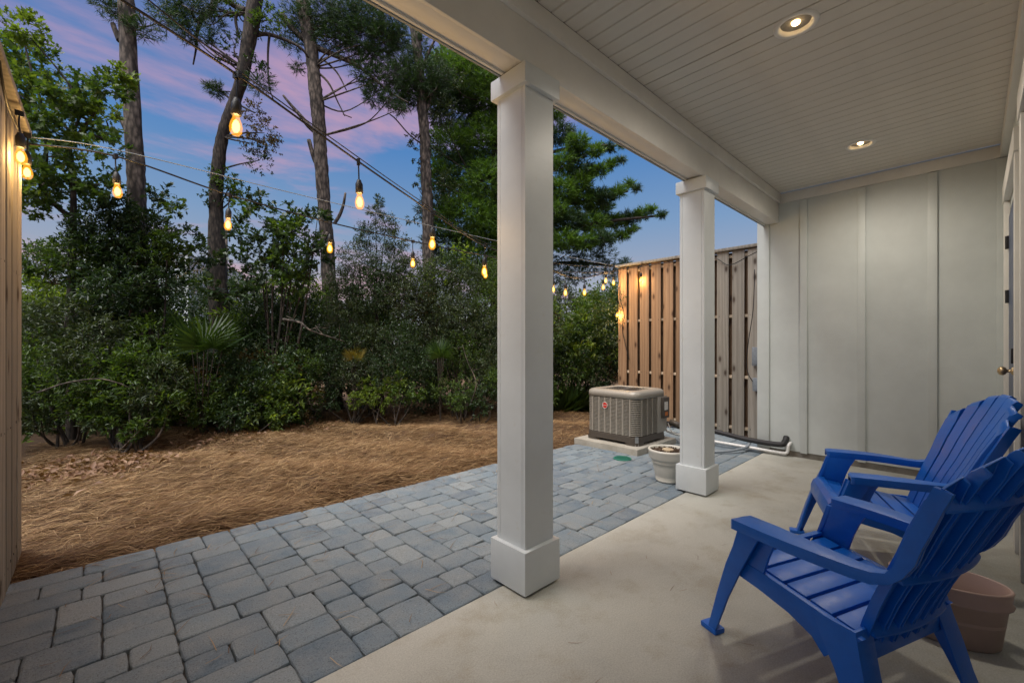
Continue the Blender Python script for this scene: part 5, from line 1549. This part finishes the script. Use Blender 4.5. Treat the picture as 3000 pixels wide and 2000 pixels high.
# --- bare branches in the hedge
def bare_branch(label, pts, r0):
    mb = MB(); ps = smooth_pts([tuple(W(u, v, d)) for u, v, d in pts], 5)
    mb.tube(ps, list(np.linspace(r0, r0 * 0.35, len(ps))), 7)
    rb = random.Random(len(label))
    for k in range(2, len(ps) - 1, 2):
        d_ = Vector((rb.uniform(-1, 1), rb.uniform(-1, 1), rb.uniform(-0.3, 1))) * rb.uniform(0.08, 0.22)
        mb.tube([ps[k], ps[k] + d_ * 0.6, ps[k] + d_ + Vector((0, 0, rb.uniform(-0.05, 0.05)))], [r0 * 0.3, r0 * 0.2, r0 * 0.1], 5)
    tag(mb.build('branch', M['bark_pine'], None, smooth=True), label, 'branch')
bare_branch('crooked bare branch crossing the shadowed bush left of the third trunk', [(830, 935, 6.1), (880, 945, 6.0), (905, 965, 6.0), (960, 985, 6.1), (1010, 1000, 6.3)], 0.018)
bare_branch('thin dead branch drooping among the leaves at the left', [(110, 1150, 4.7), (200, 1120, 4.6), (300, 1110, 4.6), (380, 1135, 4.7)], 0.010)
bare_branch('dead stick leaning at the foot of the left bushes', [(340, 1330, 4.9), (400, 1270, 4.85), (450, 1220, 4.9)], 0.010)
bare_branch('thin dead stem rising through the hedge near the near column', [(1380, 1180, 6.5), (1395, 1120, 6.45), (1370, 1060, 6.5), (1355, 1010, 6.6)], 0.009)

# --- grass tufts
def grass_tuft(label, u, v, d, r_px, h_px, n):
    c = W(u, v, d); root_z = -0.09
    rad = r_px * d / 1270.0; hh = h_px * d / 1270.0
    a = RNG.uniform(0, 6.283, n); q = rad * 0.4 * np.sqrt(RNG.random(n))
    P_ = np.stack([c[0] + q * np.cos(a), c[1] + q * np.sin(a), np.full(n, root_z)], 1)
    D = np.stack([np.cos(a) * 0.55, np.sin(a) * 0.55, np.ones(n)], 1) + RNG.normal(size=(n, 3)) * 0.25
    V, F = leaf_geo(P_, D, RNG.normal(size=(n, 3)), hh * RNG.uniform(0.5, 1.1, n), np.full(n, 0.0065), 0.1, 0.35)
    o = link('grass_tuft', np_mesh('grass_tuft', V, F, M['grass']))
    return tag(o, label, 'grass')
grass_tuft('tall grass tuft just right of the near column', 1645, 1160, 8.0, 40, 110, 260)
grass_tuft('feathery grass tuft left of the air conditioner', 1735, 1140, 8.2, 60, 90, 300)

# --- thin sapling stem, thin pole, neighbour's house
tp = W(660, 900, 9.0)
o = MB(); o.tube([(tp[0], tp[1], -0.1), (tp[0], tp[1], 3.75)], 0.045, 10); tag(o.build('pole', M['bark_pine'], None, smooth=True), 'thin pale pole just right of the leaning oak trunk', 'pole')
hb = W(425, 900, 19.0)
nh = empty('neighbor_house', (hb[0], hb[1], 0), math.atan2(FY, FX) - R(90) + R(8)); tag(nh, 'pale blue-grey house glimpsed through the left trees', 'house')
b_ = MB(); b_.box(-2.6, 1.70, 0, 5, -0.2, 5.2); b_.build('wall', M['neighbor'], nh)
for k in range(31):
    b_ = MB(); z = -0.1 + k * 0.165
    b_.add([(-2.59, -0.022, z), (1.58, -0.022, z), (1.58, -0.004, z + 0.162), (-2.59, -0.004, z + 0.162)], [(0, 1, 2, 3)]); b_.add([(-2.59, -0.022, z), (1.58, -0.022, z), (1.58, -0.001, z), (-2.59, -0.001, z)], [(3, 2, 1, 0)])
    b_.build('siding_board', M['neighbor'], nh)
b_ = MB(); b_.box(1.585, 1.75, -0.04, 5.02, -0.2, 5.2); b_.build('corner_board', M['neighbor_trim'], nh)
b_ = MB(); b_.box(-2.7, 1.80, -0.05, -0.023, 2.15, 2.38); b_.build('band_board', M['neighbor_trim'], nh)
b_ = MB(); b_.prism([(-0.05, 5.205), (5.05, 5.205), (5.05, 5.27), (-0.05, 5.27)], -2.65, 1.76, axis='x'); b_.build('roof', M['roof'], nh)

# ------------------------------------------------------------------ pine straw and fallen leaves
def straw_height(x, y):
    e = np.clip((y - 3.36) / 0.25, 0, 1)
    return -0.085 + e * (0.085 + 0.034 * np.sin(x * 2.1 + 1.0) * np.sin(y * 2.7) + 0.024 * np.sin(x * 5.3 + y * 3.1) + 0.010 * np.sin(x * 9.7 - y * 6.3))
gx = np.linspace(-5.0, 11.0, 150); gy = np.linspace(3.36, 9.0, 80)
X_, Y_ = np.meshgrid(gx, gy, indexing='ij')
Z_ = straw_height(X_, Y_) + RNG.normal(size=X_.shape) * 0.006
V = np.stack([X_, Y_, Z_], -1).reshape(-1, 3)
i0 = (np.arange(149)[:, None] * 80 + np.arange(79)[None, :]).ravel()
F = np.stack([i0, i0 + 80, i0 + 81, i0 + 1], 1)
sm, snt, sb = new_mat('straw_bed')
sv = coords(snt, (8, 30, 8)); s1 = noise(snt, 6, 8, 0.75, sv, 1.5); s2 = noise(snt, 1.1, 5, 0.6, coords(snt))
sc_ = ramp(snt, s1.outputs[0], [(0.3, (0.022, 0.012, 0.006)), (0.5, (0.080, 0.043, 0.020)), (0.7, (0.165, 0.095, 0.044))]).outputs[0]
sc_ = mixc(snt, ramp(snt, s2.outputs[0], [(0.45, (0, 0, 0)), (0.7, (0.45, 0.45, 0.45))]).outputs[0], sc_, (0.10, 0.055, 0.03))
snt.links.new(sc_, sb.inputs['Base Color']); sb.inputs['Roughness'].default_value = 0.95
bump(snt, sb, s1.outputs[0], 0.8, 0.02)
st_o = tag(link('straw_bed', np_mesh('straw_bed', V, F, sm, smooth=True)), 'golden brown pine straw bed between the pavers and the shrubs', 'mulch', kind='structure')
n = 190000
xs = RNG.uniform(-0.7, 9.0, n); 
ys = 3.33 + 4.4 * RNG.random(n) ** 1.25
xs = np.where(RNG.random(n) < 0.45, RNG.uniform(-0.6, 3.6, n), xs)
ang = RNG.normal(0.10, 0.62, n)
z = straw_height(xs, ys) + RNG.uniform(-0.004, 0.028, n)
Ln = RNG.uniform(0.08, 0.20, n)
D = np.stack([np.cos(ang), np.sin(ang), RNG.normal(0, 0.10, n)], 1)
Pp = np.stack([xs, ys, z], 1)
S = unit(np.cross(D, np.array([0, 0, 1.0]) + RNG.normal(size=(n, 3)) * 0.3))
bend = RNG.normal(0, 0.16, n)[:, None]
wd = 0.0020
mid = Pp + D * (Ln * 0.5)[:, None] + S * bend * Ln[:, None]
end = Pp + D * Ln[:, None]
V = np.stack([Pp, mid + S * wd, mid - S * wd, end], 1).reshape(-1, 3)
i = np.arange(n) * 4
F = np.concatenate([np.stack([i, i + 1, i + 2], 1), np.stack([i + 1, i + 3, i + 2], 1)])
keep = ys > 3.34
tag(link('pine_straw', np_mesh('pine_straw', V, F, M['straw'])), 'loose golden pine needles covering the straw bed', 'pine straw', kind='stuff')
# dead leaves: thick under the left bushes, a few along the shrub line
n = 1900
lx = np.concatenate([RNG.normal(-0.15, 0.35, 900), RNG.uniform(0.3, 6.5, n - 900)])
ly = np.concatenate([RNG.normal(6.0, 0.35, 900), RNG.normal(6.75, 0.30, n - 900)])
Pp = np.stack([lx, ly, straw_height(lx, ly) + RNG.uniform(0.01, 0.05, n)], 1)
D = RNG.normal(size=(n, 3)); D[:, 2] *= 0.3
V, F = leaf_geo(Pp, D, np.array([0, 0, 1.0]) + RNG.normal(size=(n, 3)) * 0.35, RNG.uniform(0.05, 0.10, n), RNG.uniform(0.025, 0.05, n), 0.25, 0.1)
tag(link('dead_leaves', np_mesh('dead_leaves', V, F, M['dead_leaf'])), 'pale brown dead leaves lying under the left bushes', 'dead leaves', kind='stuff')
# pine needles and specks blown on to the slab
n = 30
nx = RNG.uniform(0.7, 4.6, n); ny = RNG.uniform(0.5, 1.6, n); an = RNG.uniform(0, 6.28, n); ll = RNG.uniform(0.04, 0.10, n)
D = np.stack([np.cos(an), np.sin(an), np.zeros(n)], 1); S = np.stack([-np.sin(an), np.cos(an), np.zeros(n)], 1)
Pp = np.stack([nx, ny, np.full(n, 0.003)], 1); wd = 0.0009
bnd = RNG.normal(0, 0.08, n)[:, None] * ll[:, None]
mid = Pp + D * (ll / 2)[:, None] + S * bnd
V = np.stack([Pp + S * wd, Pp - S * wd, mid - S * wd, mid + S * wd, Pp + D * ll[:, None]], 1).reshape(-1, 3)
i = np.arange(n) * 5
F = np.concatenate([np.stack([i, i + 1, i + 2], 1), np.stack([i, i + 2, i + 3], 1), np.stack([i + 3, i + 2, i + 4], 1)])
tag(link('fallen_needles', np_mesh('fallen_needles', V, F, M['dead_leaf'])), 'a few dry pine needles scattered on the porch floor', 'pine needles', kind='stuff')

n = 420
nx = RNG.uniform(-0.2, 5.8, n); ny = 1.70 + 1.68 * (1 - RNG.random(n) ** 2.2 * 1.0); an = RNG.normal(0.1, 0.9, n); ll = RNG.uniform(0.05, 0.16, n)
ny = np.clip(ny, 1.7, 3.38)
D = np.stack([np.cos(an), np.sin(an), np.zeros(n)], 1); S = np.stack([-np.sin(an), np.cos(an), np.zeros(n)], 1)
Pp = np.stack([nx, ny, np.full(n, 0.002)], 1); wd = 0.0014
mid = Pp + D * (ll / 2)[:, None] + S * RNG.normal(0, 0.08, n)[:, None] * ll[:, None]
V = np.stack([Pp + S * wd, Pp - S * wd, mid - S * wd, mid + S * wd, Pp + D * ll[:, None]], 1).reshape(-1, 3)
i = np.arange(n) * 5
F = np.concatenate([np.stack([i, i + 1, i + 2], 1), np.stack([i, i + 2, i + 3], 1), np.stack([i + 3, i + 2, i + 4], 1)])
tag(link('stray_straw', np_mesh('stray_straw', V, F, M['straw'])), 'stray pine needles spilled from the straw bed over the pavers', 'pine straw', kind='stuff')
